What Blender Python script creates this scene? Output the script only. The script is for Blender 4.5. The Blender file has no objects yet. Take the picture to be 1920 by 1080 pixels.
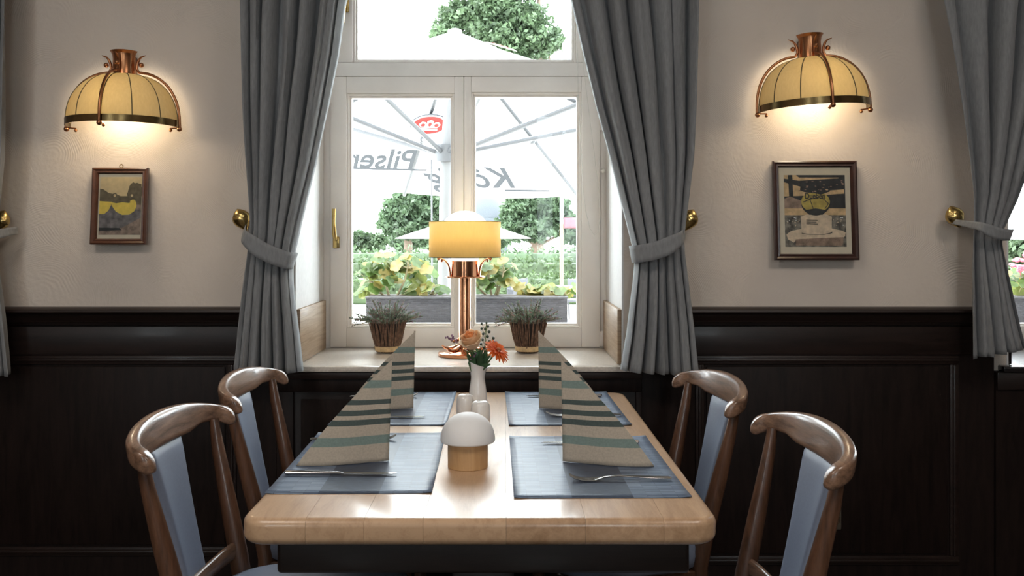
import bpy, bmesh, math, random
import numpy as np
from mathutils import Vector, Matrix

random.seed(7)
rng = np.random.default_rng(7)
S = bpy.context.scene
COL = S.collection
PI = math.pi
F = 1713.0                       # focal length in pixels of the 1920 frame
CX, HY, CAMZ = 948.0, 443.0, 1.22

# ---------------------------------------------------------------- camera
cam = bpy.data.cameras.new('camera')
cam.sensor_width = 36.0
cam.lens = F / 1920.0 * 36.0
cam.shift_x = (960 - CX) / 1920.0
cam.shift_y = -(540 - HY) / 1920.0
cam.clip_start = 0.05
cam.clip_end = 300
cam_o = bpy.data.objects.new('camera', cam)
COL.objects.link(cam_o)
cam_o.location = (0, 0, CAMZ)
cam_o.rotation_euler = (PI / 2, 0, 0)
S.camera = cam_o

# ---------------------------------------------------------------- sky, sun, added ceiling fill, exposure
w = bpy.data.worlds.new('sky')
S.world = w
w.use_nodes = True
wn = w.node_tree.nodes
bg = wn['Background']
bg.inputs['Color'].default_value = (0.86, 0.94, 1.0, 1)
bg.inputs['Strength'].default_value = 16.0

sun = bpy.data.lights.new('sun', 'SUN')
sun.energy = 9.0
sun.angle = 0.01
sun.color = (1.0, 0.95, 0.86)
sun_o = bpy.data.objects.new('sun', sun)
COL.objects.link(sun_o)
sun_o.rotation_euler = Vector((0.55, 0.12, -0.82)).to_track_quat('-Z', 'Y').to_euler()
sun_o.location = (-10, 5, 20)

for i, (x, y, e) in enumerate(((-1.3, 0.3, 27.0), (1.3, 0.3, 27.0))):  # unseen fill lamps under the ceiling, added to brighten the room
    a = bpy.data.lights.new('ceiling_fill', 'AREA')
    a.shape = 'DISK'
    a.size = 0.9
    a.energy = e
    a.color = (1.0, 0.89, 0.80)
    ao = bpy.data.objects.new('ceiling_fill', a)
    COL.objects.link(ao)
    ao.location = (x, y, 2.86)

# daylight portals in the window openings (they guide sampling, they emit nothing themselves)
for x, y, z, wd_, ht_, face in ((-0.1475, 3.40, 1.675, 1.03, 1.75, -1), (2.0975, 3.40, 1.675, 1.03, 1.75, -1), (-1.675, -2.55, 1.7, 0.55, 1.6, 1), (0.525, -2.55, 1.7, 0.55, 1.6, 1)):
    a = bpy.data.lights.new('daylight_portal', 'AREA')
    a.shape = 'RECTANGLE'; a.size = wd_; a.size_y = ht_
    a.cycles.is_portal = True
    ao = bpy.data.objects.new('daylight_portal', a)
    COL.objects.link(ao)
    ao.location = (x, y, z)
    ao.rotation_euler = (-PI / 2 if face < 0 else PI / 2, 0, 0)

S.view_settings.view_transform = 'Standard'
S.view_settings.look = 'None'
S.view_settings.gamma = 1.0
S.view_settings.use_curve_mapping = False
S.view_settings.exposure = 0.0
S.cycles.max_bounces = 10
S.cycles.diffuse_bounces = 4
S.cycles.glossy_bounces = 4
S.cycles.transmission_bounces = 8
S.cycles.transparent_max_bounces = 24
S.cycles.sample_clamp_indirect = 6.0
S.cycles.caustics_reflective = False
S.cycles.caustics_refractive = False
S.cycles.use_denoising = True


def P(px, py, Y):
    """point of the place seen at photo pixel (px,py) at distance Y from the camera wall"""
    return Vector(((px - CX) / F * Y, Y, CAMZ - (py - HY) / F * Y))


# ---------------------------------------------------------------- materials
def nt(name):
    m = bpy.data.materials.new(name)
    m.use_nodes = True
    t = m.node_tree
    return m, t, t.nodes['Principled BSDF'], t.nodes, t.links


def rgba(c):
    return (c[0], c[1], c[2], 1.0)


def srgb(r, g, b):
    def f(v):
        v /= 255.0
        return v / 12.92 if v <= 0.04045 else ((v + 0.055) / 1.055) ** 2.4
    return (f(r), f(g), f(b))


def coords(t, scale=(1, 1, 1), kind='Object', rnd=False):
    n, l = t.nodes, t.links
    tc = n.new('ShaderNodeTexCoord')
    mp = n.new('ShaderNodeMapping')
    mp.inputs['Scale'].default_value = scale
    l.new(tc.outputs[kind], mp.inputs['Vector'])
    if rnd:
        oi = n.new('ShaderNodeObjectInfo')
        mu = n.new('ShaderNodeMath'); mu.operation = 'MULTIPLY'; mu.inputs[1].default_value = 37.0
        l.new(oi.outputs['Random'], mu.inputs[0])
        l.new(mu.outputs[0], mp.inputs['Location'])
    return mp.outputs['Vector']


def ramp(t, fac, stops):
    r = t.nodes.new('ShaderNodeValToRGB')
    e = r.color_ramp.elements
    e[0].position, e[0].color = stops[0][0], rgba(stops[0][1])
    e[1].position, e[1].color = stops[-1][0], rgba(stops[-1][1])
    for p, c in stops[1:-1]:
        x = e.new(p); x.color = rgba(c)
    t.links.new(fac, r.inputs['Fac'])
    return r.outputs['Color']


def noise(t, vec, scale, detail=4, rough=0.55, dist=0.0):
    n = t.nodes.new('ShaderNodeTexNoise')
    n.inputs['Scale'].default_value = scale
    n.inputs['Detail'].default_value = detail
    n.inputs['Roughness'].default_value = rough
    n.inputs['Distortion'].default_value = dist
    t.links.new(vec, n.inputs['Vector'])
    return n.outputs['Fac']


def bump(t, h, b, strength, dist=0.002):
    bn = t.nodes.new('ShaderNodeBump')
    bn.inputs['Strength'].default_value = strength
    bn.inputs['Distance'].default_value = dist
    t.links.new(h, bn.inputs['Height'])
    t.links.new(bn.outputs['Normal'], b.inputs['Normal'])


def plain(name, c, rough=0.5, metal=0.0, var=0.12, scale=30.0, bmp=0.0, coat=0.0, trans=0.0, spec=None, stretch=(1, 1, 1)):
    m, t, b, n, l = nt(name)
    v = coords(t, stretch)
    f = noise(t, v, scale)
    lo = tuple(x * (1 - var) for x in c)
    hi = tuple(min(1, x * (1 + var)) for x in c)
    l.new(ramp(t, f, [(0.3, lo), (0.7, hi)]), b.inputs['Base Color'])
    b.inputs['Roughness'].default_value = rough
    b.inputs['Metallic'].default_value = metal
    b.inputs['Coat Weight'].default_value = coat
    b.inputs['Coat Roughness'].default_value = 0.15
    if spec is not None:
        b.inputs['Specular IOR Level'].default_value = spec
    if bmp:
        bump(t, f, b, bmp)
    if trans:
        tr = n.new('ShaderNodeBsdfTranslucent')
        tr.inputs['Color'].default_value = rgba(tuple(min(1, x * 1.1) for x in c))
        mx = n.new('ShaderNodeMixShader'); mx.inputs[0].default_value = trans
        l.new(b.outputs[0], mx.inputs[1]); l.new(tr.outputs[0], mx.inputs[2])
        l.new(mx.outputs[0], n['Material Output'].inputs['Surface'])
    return m


def wood(name, dark, light, rough=0.4, grain=(1, 12, 12), scale=6.0, coat=0.3, bmp=0.08, tone=0.0, spec=0.5):
    m, t, b, n, l = nt(name)
    b.inputs['Specular IOR Level'].default_value = spec
    v = coords(t, grain, rnd=True)
    f1 = noise(t, v, scale, 6, 0.6, 0.8)
    f2 = noise(t, v, scale * 7, 3, 0.7)
    mx = n.new('ShaderNodeMath'); mx.operation = 'MULTIPLY_ADD'
    mx.inputs[1].default_value = 0.35
    l.new(f2, mx.inputs[0]); l.new(f1, mx.inputs[2])
    fac = mx.outputs[0]
    if tone:
        oi = n.new('ShaderNodeObjectInfo')
        ma = n.new('ShaderNodeMath'); ma.operation = 'MULTIPLY_ADD'
        ma.inputs[1].default_value = tone
        l.new(oi.outputs['Random'], ma.inputs[0]); l.new(fac, ma.inputs[2])
        fac = ma.outputs[0]
    mid = tuple((a + c) / 2 for a, c in zip(dark, light))
    l.new(ramp(t, fac, [(0.42, dark), (0.66, mid), (0.95, light)]), b.inputs['Base Color'])
    b.inputs['Roughness'].default_value = rough
    b.inputs['Coat Weight'].default_value = coat
    b.inputs['Coat Roughness'].default_value = 0.12
    bump(t, f2, b, bmp, 0.001)
    return m


M = {}
# textured plaster with trowel arcs
m, t, b, n, l = nt('plaster')
v = coords(t, (1, 1, 1))
vo = n.new('ShaderNodeTexVoronoi'); vo.inputs['Scale'].default_value = 3.2
vo.inputs['Randomness'].default_value = 1.0
nz = n.new('ShaderNodeTexNoise'); nz.inputs['Scale'].default_value = 4.0; nz.inputs['Detail'].default_value = 3
l.new(v, nz.inputs['Vector'])
va = n.new('ShaderNodeVectorMath'); va.operation = 'MULTIPLY_ADD'; va.inputs[1].default_value = (0.05, 0.05, 0.05)
l.new(nz.outputs['Color'], va.inputs[0]); l.new(v, va.inputs[2])
l.new(va.outputs[0], vo.inputs['Vector'])
s1 = n.new('ShaderNodeMath'); s1.operation = 'MULTIPLY'; s1.inputs[1].default_value = 430.0
l.new(vo.outputs['Distance'], s1.inputs[0])
s2 = n.new('ShaderNodeMath'); s2.operation = 'SINE'; l.new(s1.outputs[0], s2.inputs[0])
msk = noise(t, v, 7.0, 2)
mr = n.new('ShaderNodeMapRange'); mr.inputs['From Min'].default_value = 0.48; mr.inputs['From Max'].default_value = 0.7
l.new(msk, mr.inputs['Value'])
s3 = n.new('ShaderNodeMath'); s3.operation = 'MULTIPLY'; l.new(s2.outputs[0], s3.inputs[0]); l.new(mr.outputs[0], s3.inputs[1])
fine = noise(t, v, 60.0, 5)
s4 = n.new('ShaderNodeMath'); s4.operation = 'MULTIPLY_ADD'; s4.inputs[1].default_value = 0.26
l.new(s3.outputs[0], s4.inputs[0]); l.new(fine, s4.inputs[2])
bump(t, s4.outputs[0], b, 0.5, 0.0025)
l.new(ramp(t, noise(t, v, 3.0), [(0.3, (0.63, 0.555, 0.49)), (0.7, (0.69, 0.615, 0.545))]), b.inputs['Base Color'])
b.inputs['Roughness'].default_value = 0.85
M['plaster'] = m
M['ceiling'] = plain('ceiling_paint', (0.75, 0.71, 0.65), 0.9)
M['floor'] = wood('floor_wood', (0.02, 0.012, 0.008), (0.07, 0.04, 0.025), 0.45, (1, 14, 1))
M['wainscot'] = wood('wainscot_wood', (0.0055, 0.0034, 0.0030), (0.020, 0.0115, 0.0095), 0.5, (9, 9, 1), 5.0, 0.0, 0.1, spec=0.18)
M['wainscot_h'] = wood('wainscot_rail_wood', (0.008, 0.005, 0.0042), (0.026, 0.0145, 0.012), 0.40, (1, 9, 9), 5.0, 0.06, 0.08, spec=0.35)
M['window_white'] = plain('window_paint', (0.90, 0.85, 0.80), 0.4, var=0.03, scale=8, coat=0.15)
M['reveal'] = plain('reveal_paint', (0.74, 0.735, 0.73), 0.85, var=0.04, bmp=0.1, scale=60)
M['sill'] = plain('sill_stone', (0.62, 0.56, 0.49), 0.28, var=0.12, scale=120, coat=0.3)
M['upstand'] = wood('upstand_board', (0.20, 0.125, 0.070), (0.42, 0.30, 0.195), 0.5, (1, 1, 30), 5.0, 0.1)
M['shaded_sill'] = plain('shaded_sill', (0.012, 0.01, 0.012), 0.25, coat=0.5)  # second window's sill: its shade is put into this dark colour
M['tabletop'] = wood('beech_stave', (0.29, 0.165, 0.085), (0.53, 0.35, 0.215), 0.33, (10, 1.2, 10), 4.0, 0.3, 0.03, 0.3)
M['dark_wood'] = wood('dark_stained_wood', (0.006, 0.004, 0.0035), (0.02, 0.012, 0.01), 0.4, (1, 9, 9), 5.0, 0.3)
M['chair_wood'] = wood('chair_wood', (0.030, 0.0135, 0.0075), (0.165, 0.078, 0.043), 0.34, (30, 30, 2.5), 1.6, 0.3, 0.2)
M['rail_wood'] = wood('chair_rail_wood', (0.052, 0.026, 0.0145), (0.32, 0.185, 0.118), 0.3, (26, 3.0, 34), 2.4, 0.5, 0.2)
M['vinyl'] = plain('blue_grey_vinyl', (0.20, 0.235, 0.315), 0.42, var=0.05, scale=200, bmp=0.05, coat=0.05)
M['copper'] = plain('polished_copper', (0.64, 0.30, 0.165), 0.16, 1.0, var=0.1, scale=12)
M['copper_dark'] = plain('aged_copper', (0.40, 0.18, 0.085), 0.28, 1.0, var=0.2, scale=20)
M['brass'] = plain('brass', (0.50, 0.36, 0.14), 0.25, 1.0, var=0.2, scale=15)
M['brass_dark'] = plain('aged_brass', (0.30, 0.21, 0.08), 0.3, 1.0, var=0.25, scale=25)
M['brass_band'] = plain('dark_brass_band', (0.17, 0.115, 0.05), 0.25, 1.0, var=0.3, scale=25)
M['steel'] = plain('stainless_steel', (0.44, 0.435, 0.43), 0.2, 1.0, var=0.05)
M['porcelain'] = plain('white_porcelain', (0.82, 0.81, 0.79), 0.15, var=0.02, coat=0.5)
M['lamp_white'] = plain('matte_white_shade', (0.80, 0.80, 0.80), 0.6, var=0.02)
M['lamp_base'] = wood('ash_wood', (0.42, 0.24, 0.10), (0.60, 0.38, 0.19), 0.45, (10, 10, 1), 6.0, 0.1)
M['frame_brown'] = wood('brown_frame_wood', (0.055, 0.020, 0.012), (0.125, 0.052, 0.030), 0.35, (3, 3, 3), 10.0, 0.3)
M['frame_dark'] = wood('dark_frame_wood', (0.020, 0.0075, 0.006), (0.055, 0.022, 0.017), 0.35, (3, 3, 3), 10.0, 0.3)
M['paper'] = plain('passepartout', (0.72, 0.61, 0.48), 0.8, var=0.04)
M['twig'] = plain('brown_twig', (0.15, 0.082, 0.05), 0.8, var=0.5, scale=90, bmp=0.3)
M['raffia'] = plain('raffia_band', (0.60, 0.42, 0.22), 0.7, var=0.2, scale=80)
M['heather_green'] = plain('heather_green', (0.17, 0.22, 0.155), 0.7, var=0.4, scale=60, trans=0.25)
M['heather_pink'] = plain('heather_pink', (0.30, 0.175, 0.185), 0.7, var=0.4, scale=60, trans=0.2)
M['soil'] = plain('soil', (0.03, 0.02, 0.015), 0.9)
M['cord'] = plain('white_cord', (0.75, 0.72, 0.66), 0.6)
M['outlet'] = plain('outlet_plastic', (0.10, 0.085, 0.065), 0.4, var=0.05)
M['outlet_dark'] = plain('outlet_dark', (0.01, 0.01, 0.01), 0.4)


def fabric(name, c1, c2, sc=900.0, rough=0.85, trans=0.0, sheen=0.2):
    m, t, b, n, l = nt(name)
    v = coords(t)
    w1 = n.new('ShaderNodeTexWave'); w1.bands_direction = 'X'; w1.inputs['Scale'].default_value = sc / 6.0
    w2 = n.new('ShaderNodeTexWave'); w2.bands_direction = 'Z'; w2.inputs['Scale'].default_value = sc / 6.0
    for q in (w1, w2):
        q.inputs['Distortion'].default_value = 1.0
        l.new(v, q.inputs['Vector'])
    mu = n.new('ShaderNodeMath'); mu.operation = 'ADD'
    l.new(w1.outputs['Fac'], mu.inputs[0]); l.new(w2.outputs['Fac'], mu.inputs[1])
    v2 = coords(t, (1, 1, 0.25))
    f = noise(t, v2, 160, 3)
    l.new(ramp(t, f, [(0.3, c1), (0.7, c2)]), b.inputs['Base Color'])
    b.inputs['Roughness'].default_value = rough
    b.inputs['Sheen Weight'].default_value = sheen
    bump(t, mu.outputs[0], b, 0.12, 0.0006)
    if trans:
        tr = n.new('ShaderNodeBsdfTranslucent'); tr.inputs['Color'].default_value = rgba(c2)
        mx = n.new('ShaderNodeMixShader'); mx.inputs[0].default_value = trans
        l.new(b.outputs[0], mx.inputs[1]); l.new(tr.outputs[0], mx.inputs[2])
        l.new(mx.outputs[0], n['Material Output'].inputs['Surface'])
    return m


M['curtain'] = fabric('grey_curtain_cloth', (0.222, 0.230, 0.240), (0.302, 0.310, 0.318), trans=0.14)
M['sconce_shade'] = fabric('cream_shade_cloth', (0.58, 0.49, 0.29), (0.68, 0.58, 0.36), 700, 0.8, 0.42, 0.0)
M['lamp_shade'] = fabric('yellow_shade_cloth', (0.74, 0.58, 0.29), (0.82, 0.67, 0.37), 700, 0.8, 0.68, 0.0)
M['seam'] = plain('shade_seam', (0.10, 0.085, 0.05), 0.8)

# window glass
m, t, b, n, l = nt('window_glass')
n.remove(b)
tr = n.new('ShaderNodeBsdfTransparent'); tr.inputs['Color'].default_value = (0.97, 0.985, 0.98, 1)
gl = n.new('ShaderNodeBsdfGlossy'); gl.inputs['Roughness'].default_value = 0.02
fr = n.new('ShaderNodeFresnel'); fr.inputs['IOR'].default_value = 1.18
mx = n.new('ShaderNodeMixShader')
l.new(fr.outputs[0], mx.inputs[0]); l.new(tr.outputs[0], mx.inputs[1]); l.new(gl.outputs[0], mx.inputs[2])
l.new(mx.outputs[0], n['Material Output'].inputs['Surface'])
M['glass'] = m

# opal globe of the table lamp / bulbs: these give off light
def emit(name, c, s):
    m, t, b, n, l = nt(name)
    b.inputs['Base Color'].default_value = rgba(c)
    b.inputs['Emission Color'].default_value = rgba(c)
    b.inputs['Emission Strength'].default_value = s
    b.inputs['Roughness'].default_value = 0.3
    return m
M['bulb'] = emit('warm_bulb', (1.0, 0.80, 0.52), 6.0)
M['globe'] = emit('opal_globe', (1.0, 0.86, 0.64), 3.3)

# place mat: three fields of woven vinyl, dark middle field
m, t, b, n, l = nt('woven_place_mat')
tc = n.new('ShaderNodeTexCoord')
sx = n.new('ShaderNodeSeparateXYZ'); l.new(tc.outputs['Object'], sx.inputs[0])
ab = n.new('ShaderNodeMath'); ab.operation = 'ABSOLUTE'; l.new(sx.outputs['X'], ab.inputs[0])
ls = n.new('ShaderNodeMath'); ls.operation = 'LESS_THAN'; ls.inputs[1].default_value = 0.056; l.new(ab.outputs[0], ls.inputs[0])
br = n.new('ShaderNodeTexBrick')
br.inputs['Scale'].default_value = 1.0
br.inputs['Brick Width'].default_value = 0.055
br.inputs['Row Height'].default_value = 0.0042
br.inputs['Mortar Size'].default_value = 0.0006
br.inputs['Bias'].default_value = -0.2
br.inputs['Color1'].default_value = rgba((0.082, 0.125, 0.205))
br.inputs['Color2'].default_value = rgba((0.27, 0.345, 0.455))
br.inputs['Mortar'].default_value = rgba((0.07, 0.09, 0.13))
l.new(tc.outputs['Object'], br.inputs['Vector'])
mp = n.new('ShaderNodeMapping'); mp.inputs['Scale'].default_value = (60, 700, 1); l.new(tc.outputs['Object'], mp.inputs['Vector'])
fn = noise(t, mp.outputs[0], 1.0, 2)
dk = ramp(t, fn, [(0.35, (0.028, 0.041, 0.072)), (0.65, (0.062, 0.085, 0.135))])
mc = n.new('ShaderNodeMix'); mc.data_type = 'RGBA'
l.new(ls.outputs[0], mc.inputs[0]); l.new(br.outputs['Color'], mc.inputs[6]); l.new(dk, mc.inputs[7])
mc2 = n.new('ShaderNodeMix'); mc2.data_type = 'RGBA'; mc2.blend_type = 'MULTIPLY'; mc2.inputs[0].default_value = 0.5
l.new(mc.outputs[2], mc2.inputs[6])
l.new(ramp(t, fn, [(0.3, (0.55, 0.55, 0.55)), (0.7, (1.0, 1.0, 1.0))]), mc2.inputs[7])
l.new(mc2.outputs[2], b.inputs['Base Color'])
b.inputs['Roughness'].default_value = 0.42
bump(t, fn, b, 0.25, 0.0006)
M['mat'] = m

# napkin: beige linen with printed stripes, v of the UV map runs up the stripes
m, t, b, n, l = nt('striped_napkin')
uv = n.new('ShaderNodeUVMap'); uv.uv_map = 'UVMap'
sx = n.new('ShaderNodeSeparateXYZ'); l.new(uv.outputs[0], sx.inputs[0])
r = n.new('ShaderNodeValToRGB'); r.color_ramp.interpolation = 'CONSTANT'
lin, teal, dark = (0.54, 0.475, 0.39), (0.235, 0.315, 0.29), (0.085, 0.115, 0.110)
e = r.color_ramp.elements
e[0].position = 0; e[0].color = rgba(lin)
e[1].position = 0.175; e[1].color = rgba(teal)
for p_, c_ in ((0.255, lin), (0.36, dark), (0.415, lin), (0.455, dark), (0.505, lin), (0.555, dark), (0.605, lin), (0.715, teal), (0.79, lin)):
    x = e.new(p_); x.color = rgba(c_)
l.new(sx.outputs['Y'], r.inputs['Fac'])
v = coords(t, (1, 1, 1))
f = noise(t, v, 260, 2)
mc = n.new('ShaderNodeMix'); mc.data_type = 'RGBA'; mc.blend_type = 'MULTIPLY'; mc.inputs[0].default_value = 0.45
l.new(r.outputs[0], mc.inputs[6]); l.new(ramp(t, f, [(0.3, (0.6, 0.6, 0.6)), (0.7, (1, 1, 1))]), mc.inputs[7])
l.new(mc.outputs[2], b.inputs['Base Color'])
b.inputs['Roughness'].default_value = 0.9
bump(t, f, b, 0.15, 0.0005)
trn = n.new('ShaderNodeBsdfTranslucent'); l.new(mc.outputs[2], trn.inputs['Color'])
mx = n.new('ShaderNodeMixShader'); mx.inputs[0].default_value = 0.25
l.new(b.outputs[0], mx.inputs[1]); l.new(trn.outputs[0], mx.inputs[2])
l.new(mx.outputs[0], n['Material Output'].inputs['Surface'])
M['napkin'] = m

# outdoors
M['paving'] = plain('pale_paving', (0.62, 0.60, 0.56), 0.8, var=0.1, scale=3)
M['facade'] = plain('facade_plaster', (0.7, 0.68, 0.64), 0.9)
M['canopy'] = plain('white_canopy_cloth', (0.70, 0.70, 0.71), 0.8, var=0.03, trans=0.5)
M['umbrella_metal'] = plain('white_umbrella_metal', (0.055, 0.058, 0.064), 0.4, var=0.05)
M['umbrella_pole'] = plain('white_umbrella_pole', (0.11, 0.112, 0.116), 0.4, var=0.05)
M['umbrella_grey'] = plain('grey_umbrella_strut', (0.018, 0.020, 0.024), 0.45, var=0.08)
M['print_grey'] = plain('grey_print', (0.060, 0.066, 0.076), 0.8, var=0.05, trans=0.4)
M['print_red'] = plain('red_print', (0.42, 0.04, 0.035), 0.8, var=0.05, trans=0.5)
M['print_beige'] = plain('beige_print', (0.62, 0.55, 0.46), 0.8, var=0.05, trans=0.5)
M['leaf_dark'] = plain('tree_leaf', (0.046, 0.076, 0.036), 0.6, var=0.55, scale=0.6, trans=0.35)
M['leaf_mid'] = plain('tree_leaf_light', (0.050, 0.080, 0.036), 0.6, var=0.55, scale=0.8, trans=0.35)
M['leaf_hedge'] = plain('hedge_leaf', (0.042, 0.066, 0.024), 0.6, var=0.5, scale=1.0, trans=0.35)
M['bark'] = plain('bark', (0.10, 0.07, 0.05), 0.9, var=0.3)
M['leaf_a'] = plain('geranium_leaf_green', (0.055, 0.095, 0.022), 0.5, var=0.3, scale=25, trans=0.5)
M['leaf_b'] = plain('geranium_leaf_lime', (0.13, 0.155, 0.042), 0.5, var=0.25, scale=25, trans=0.5)
M['leaf_c'] = plain('geranium_leaf_yellow', (0.21, 0.175, 0.045), 0.5, var=0.25, scale=25, trans=0.5)
M['stem'] = plain('green_stem', (0.14, 0.20, 0.07), 0.6, var=0.2)
M['stem_brown'] = plain('brown_stem', (0.22, 0.19, 0.11), 0.7, var=0.3)
M['petal_pink'] = plain('pink_petal', (0.75, 0.22, 0.30), 0.6, trans=0.4)
M['rattan_grey'] = plain('grey_rattan', (0.05, 0.05, 0.056), 0.7, var=0.2, scale=60)
M['pale_top'] = plain('pale_table_top', (0.20, 0.20, 0.21), 0.4)
M['post_yellow'] = plain('yellow_post', (0.17, 0.11, 0.05), 0.6)
M['banner_pink'] = plain('pink_banner', (0.20, 0.06, 0.075), 0.7, trans=0.3)
M['pale_building'] = plain('pale_building', (0.040, 0.046, 0.053), 0.8)
M['rose'] = plain('peach_rose_petal', (0.88, 0.60, 0.36), 0.6, var=0.12, scale=30, trans=0.3)
M['rose_in'] = plain('orange_rose_petal', (0.88, 0.40, 0.15), 0.6, var=0.15, scale=30, trans=0.3)
M['rose_out'] = plain('cream_rose_petal', (0.90, 0.74, 0.54), 0.6, var=0.08, scale=30, trans=0.3)
M['gerbera'] = plain('orange_gerbera_petal', (0.78, 0.17, 0.035), 0.55, var=0.2, scale=60, trans=0.3)
M['gerbera_eye'] = plain('gerbera_eye', (0.30, 0.10, 0.03), 0.8)
M['berry'] = plain('dark_green_berry', (0.030, 0.048, 0.032), 0.35, var=0.3)
M['green_leaf'] = plain('bouquet_leaf', (0.045, 0.11, 0.045), 0.5, var=0.3, scale=40, trans=0.2)
M['lilac'] = plain('lilac_floret', (0.28, 0.16, 0.26), 0.7, var=0.2, trans=0.2)

# woven planter
m, t, b, n, l = nt('woven_planter')
tc = n.new('ShaderNodeTexCoord')
mp = n.new('ShaderNodeMapping'); mp.inputs['Rotation'].default_value = (PI / 2, 0, 0)
l.new(tc.outputs['Object'], mp.inputs['Vector'])
br = n.new('ShaderNodeTexBrick'); br.inputs['Scale'].default_value = 1.0
br.inputs['Brick Width'].default_value = 0.021; br.inputs['Row Height'].default_value = 0.0078
br.inputs['Mortar Size'].default_value = 0.0010; br.inputs['Mortar Smooth'].default_value = 0.6
br.inputs['Color1'].default_value = rgba((0.014, 0.0135, 0.018)); br.inputs['Color2'].default_value = rgba((0.029, 0.028, 0.036))
br.inputs['Mortar'].default_value = rgba((0.016, 0.015, 0.02))
l.new(mp.outputs[0], br.inputs['Vector'])
l.new(br.outputs['Color'], b.inputs['Base Color'])
iv = n.new('ShaderNodeMath'); iv.operation = 'SUBTRACT'; iv.inputs[0].default_value = 1.0; l.new(br.outputs['Fac'], iv.inputs[1])
bump(t, iv.outputs[0], b, 0.8, 0.003)
b.inputs['Roughness'].default_value = 0.6
M['planter'] = m


def printcol(name, c, var=0.25, scale=60):
    return plain(name, c, 0.5, var=var, scale=scale)
PR = {k: printcol('print_' + k, tuple(min(0.9, 1.85 * q) for q in c), v) for k, c, v in (
    ('tan', (0.42, 0.31, 0.17), 0.1), ('hill', (0.085, 0.062, 0.035), 0.4), ('yellow', (0.52, 0.34, 0.055), 0.12),
    ('water', (0.10, 0.085, 0.085), 0.5), ('ground', (0.16, 0.11, 0.085), 0.5), ('night', (0.014, 0.013, 0.014), 0.6),
    ('sand', (0.36, 0.235, 0.125), 0.25), ('stone', (0.40, 0.30, 0.215), 0.2), ('stone_side', (0.17, 0.11, 0.08), 0.4),
    ('olive', (0.27, 0.195, 0.045), 0.3), ('gravel', (0.10, 0.085, 0.07), 0.9), ('ink', (0.03, 0.025, 0.02), 0.2),
    ('speckle', (0.55, 0.55, 0.52), 0.1))}


# ---------------------------------------------------------------- mesh helpers
def obj(name, bm, mt, parent=None, smooth=True, angle=40, loc=None):
    me = bpy.data.meshes.new(name)
    bmesh.ops.recalc_face_normals(bm, faces=bm.faces[:])
    bm.to_mesh(me)
    bm.free()
    for k in (mt if isinstance(mt, (list, tuple)) else [mt]):
        me.materials.append(k)
    if smooth:
        me.shade_smooth()
        me.set_sharp_from_angle(angle=math.radians(angle))
    o = bpy.data.objects.new(name, me)
    COL.objects.link(o)
    if parent:
        o.parent = parent
    if loc is not None:
        o.location = loc
    return o


def raw(name, verts, faces, mt, parent=None, smooth=False):
    me = bpy.data.meshes.new(name)
    me.from_pydata(verts, [], faces)
    me.materials.append(mt)
    if smooth:
        me.shade_smooth()
    o = bpy.data.objects.new(name, me)
    COL.objects.link(o)
    if parent:
        o.parent = parent
    return o


def thing(name, label, cat, loc=(0, 0, 0), rotz=0.0, group=None):
    o = bpy.data.objects.new(name, None)
    o.empty_display_size = 0.05
    COL.objects.link(o)
    o.location = loc
    o.rotation_euler = (0, 0, rotz)
    return tag(o, label, cat, group)


def tag(o, label, cat, group=None):
    o['label'] = label
    o['category'] = cat
    if group:
        o['group'] = group
    return o


def struct(o, label=None, cat=None):
    o['kind'] = 'structure'
    if label:
        o['label'] = label
        o['category'] = cat
    return o


def stuff(o):
    o['kind'] = 'stuff'
    return o


def box(bm, x0, x1, y0, y1, z0, z1, bev=0.0, seg=2, mi=0):
    r = bmesh.ops.create_cube(bm, size=1.0)
    vs = r['verts']
    for v_ in vs:
        v_.co = Vector(((x0 + x1) / 2 + v_.co.x * (x1 - x0), (y0 + y1) / 2 + v_.co.y * (y1 - y0), (z0 + z1) / 2 + v_.co.z * (z1 - z0)))
    es = list({e_ for v_ in vs for e_ in v_.link_edges})
    fs = list({f_ for v_ in vs for f_ in v_.link_faces})
    for f_ in fs:
        f_.material_index = mi
    if bev:
        bmesh.ops.bevel(bm, geom=es, offset=bev, segments=seg, affect='EDGES', profile=0.5, clamp_overlap=True)


def B():
    return bmesh.new()


def bx(x0, x1, y0, y1, z0, z1, bev=0.0, seg=2):
    bm = B()
    box(bm, x0, x1, y0, y1, z0, z1, bev, seg)
    return bm


def tube(bm, pts, rad, seg=8, flat=None, up=None, cap=True, mi=0):
    """sweep along pts; rad is a number or a list; flat=(a,b) scales of the section along side/up"""
    pts = [Vector(p) for p in pts]
    n_ = len(pts)
    if not isinstance(rad, (list, tuple)):
        rad = [rad] * n_
    rings = []
    ref = Vector(up) if up else None
    prev = None
    for i in range(n_):
        d = (pts[min(i + 1, n_ - 1)] - pts[max(i - 1, 0)]).normalized()
        if ref is not None:
            s_ = d.cross(ref)
            if s_.length < 1e-6:
                s_ = d.orthogonal()
            s_.normalize()
        elif prev is None:
            s_ = d.orthogonal().normalized()
        else:
            s_ = (prev - d * prev.dot(d)).normalized()
        prev = s_
        u_ = s_.cross(d).normalized()
        ring = []
        for k in range(seg):
            a_ = 2 * PI * k / seg
            fa, fb = (flat if flat else (1, 1))
            r_ = rad[i]
            ra, rb = (r_ if isinstance(r_, (tuple, list)) else (r_ * fa, r_ * fb))
            ring.append(bm.verts.new(pts[i] + s_ * math.cos(a_) * ra + u_ * math.sin(a_) * rb))
        rings.append(ring)
    for i in range(n_ - 1):
        for k in range(seg):
            f_ = bm.faces.new((rings[i][k], rings[i][(k + 1) % seg], rings[i + 1][(k + 1) % seg], rings[i + 1][k]))
            f_.material_index = mi
    if cap:
        bm.faces.new(rings[0]).material_index = mi
        bm.faces.new(rings[-1][::-1]).material_index = mi
    return rings


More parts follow.
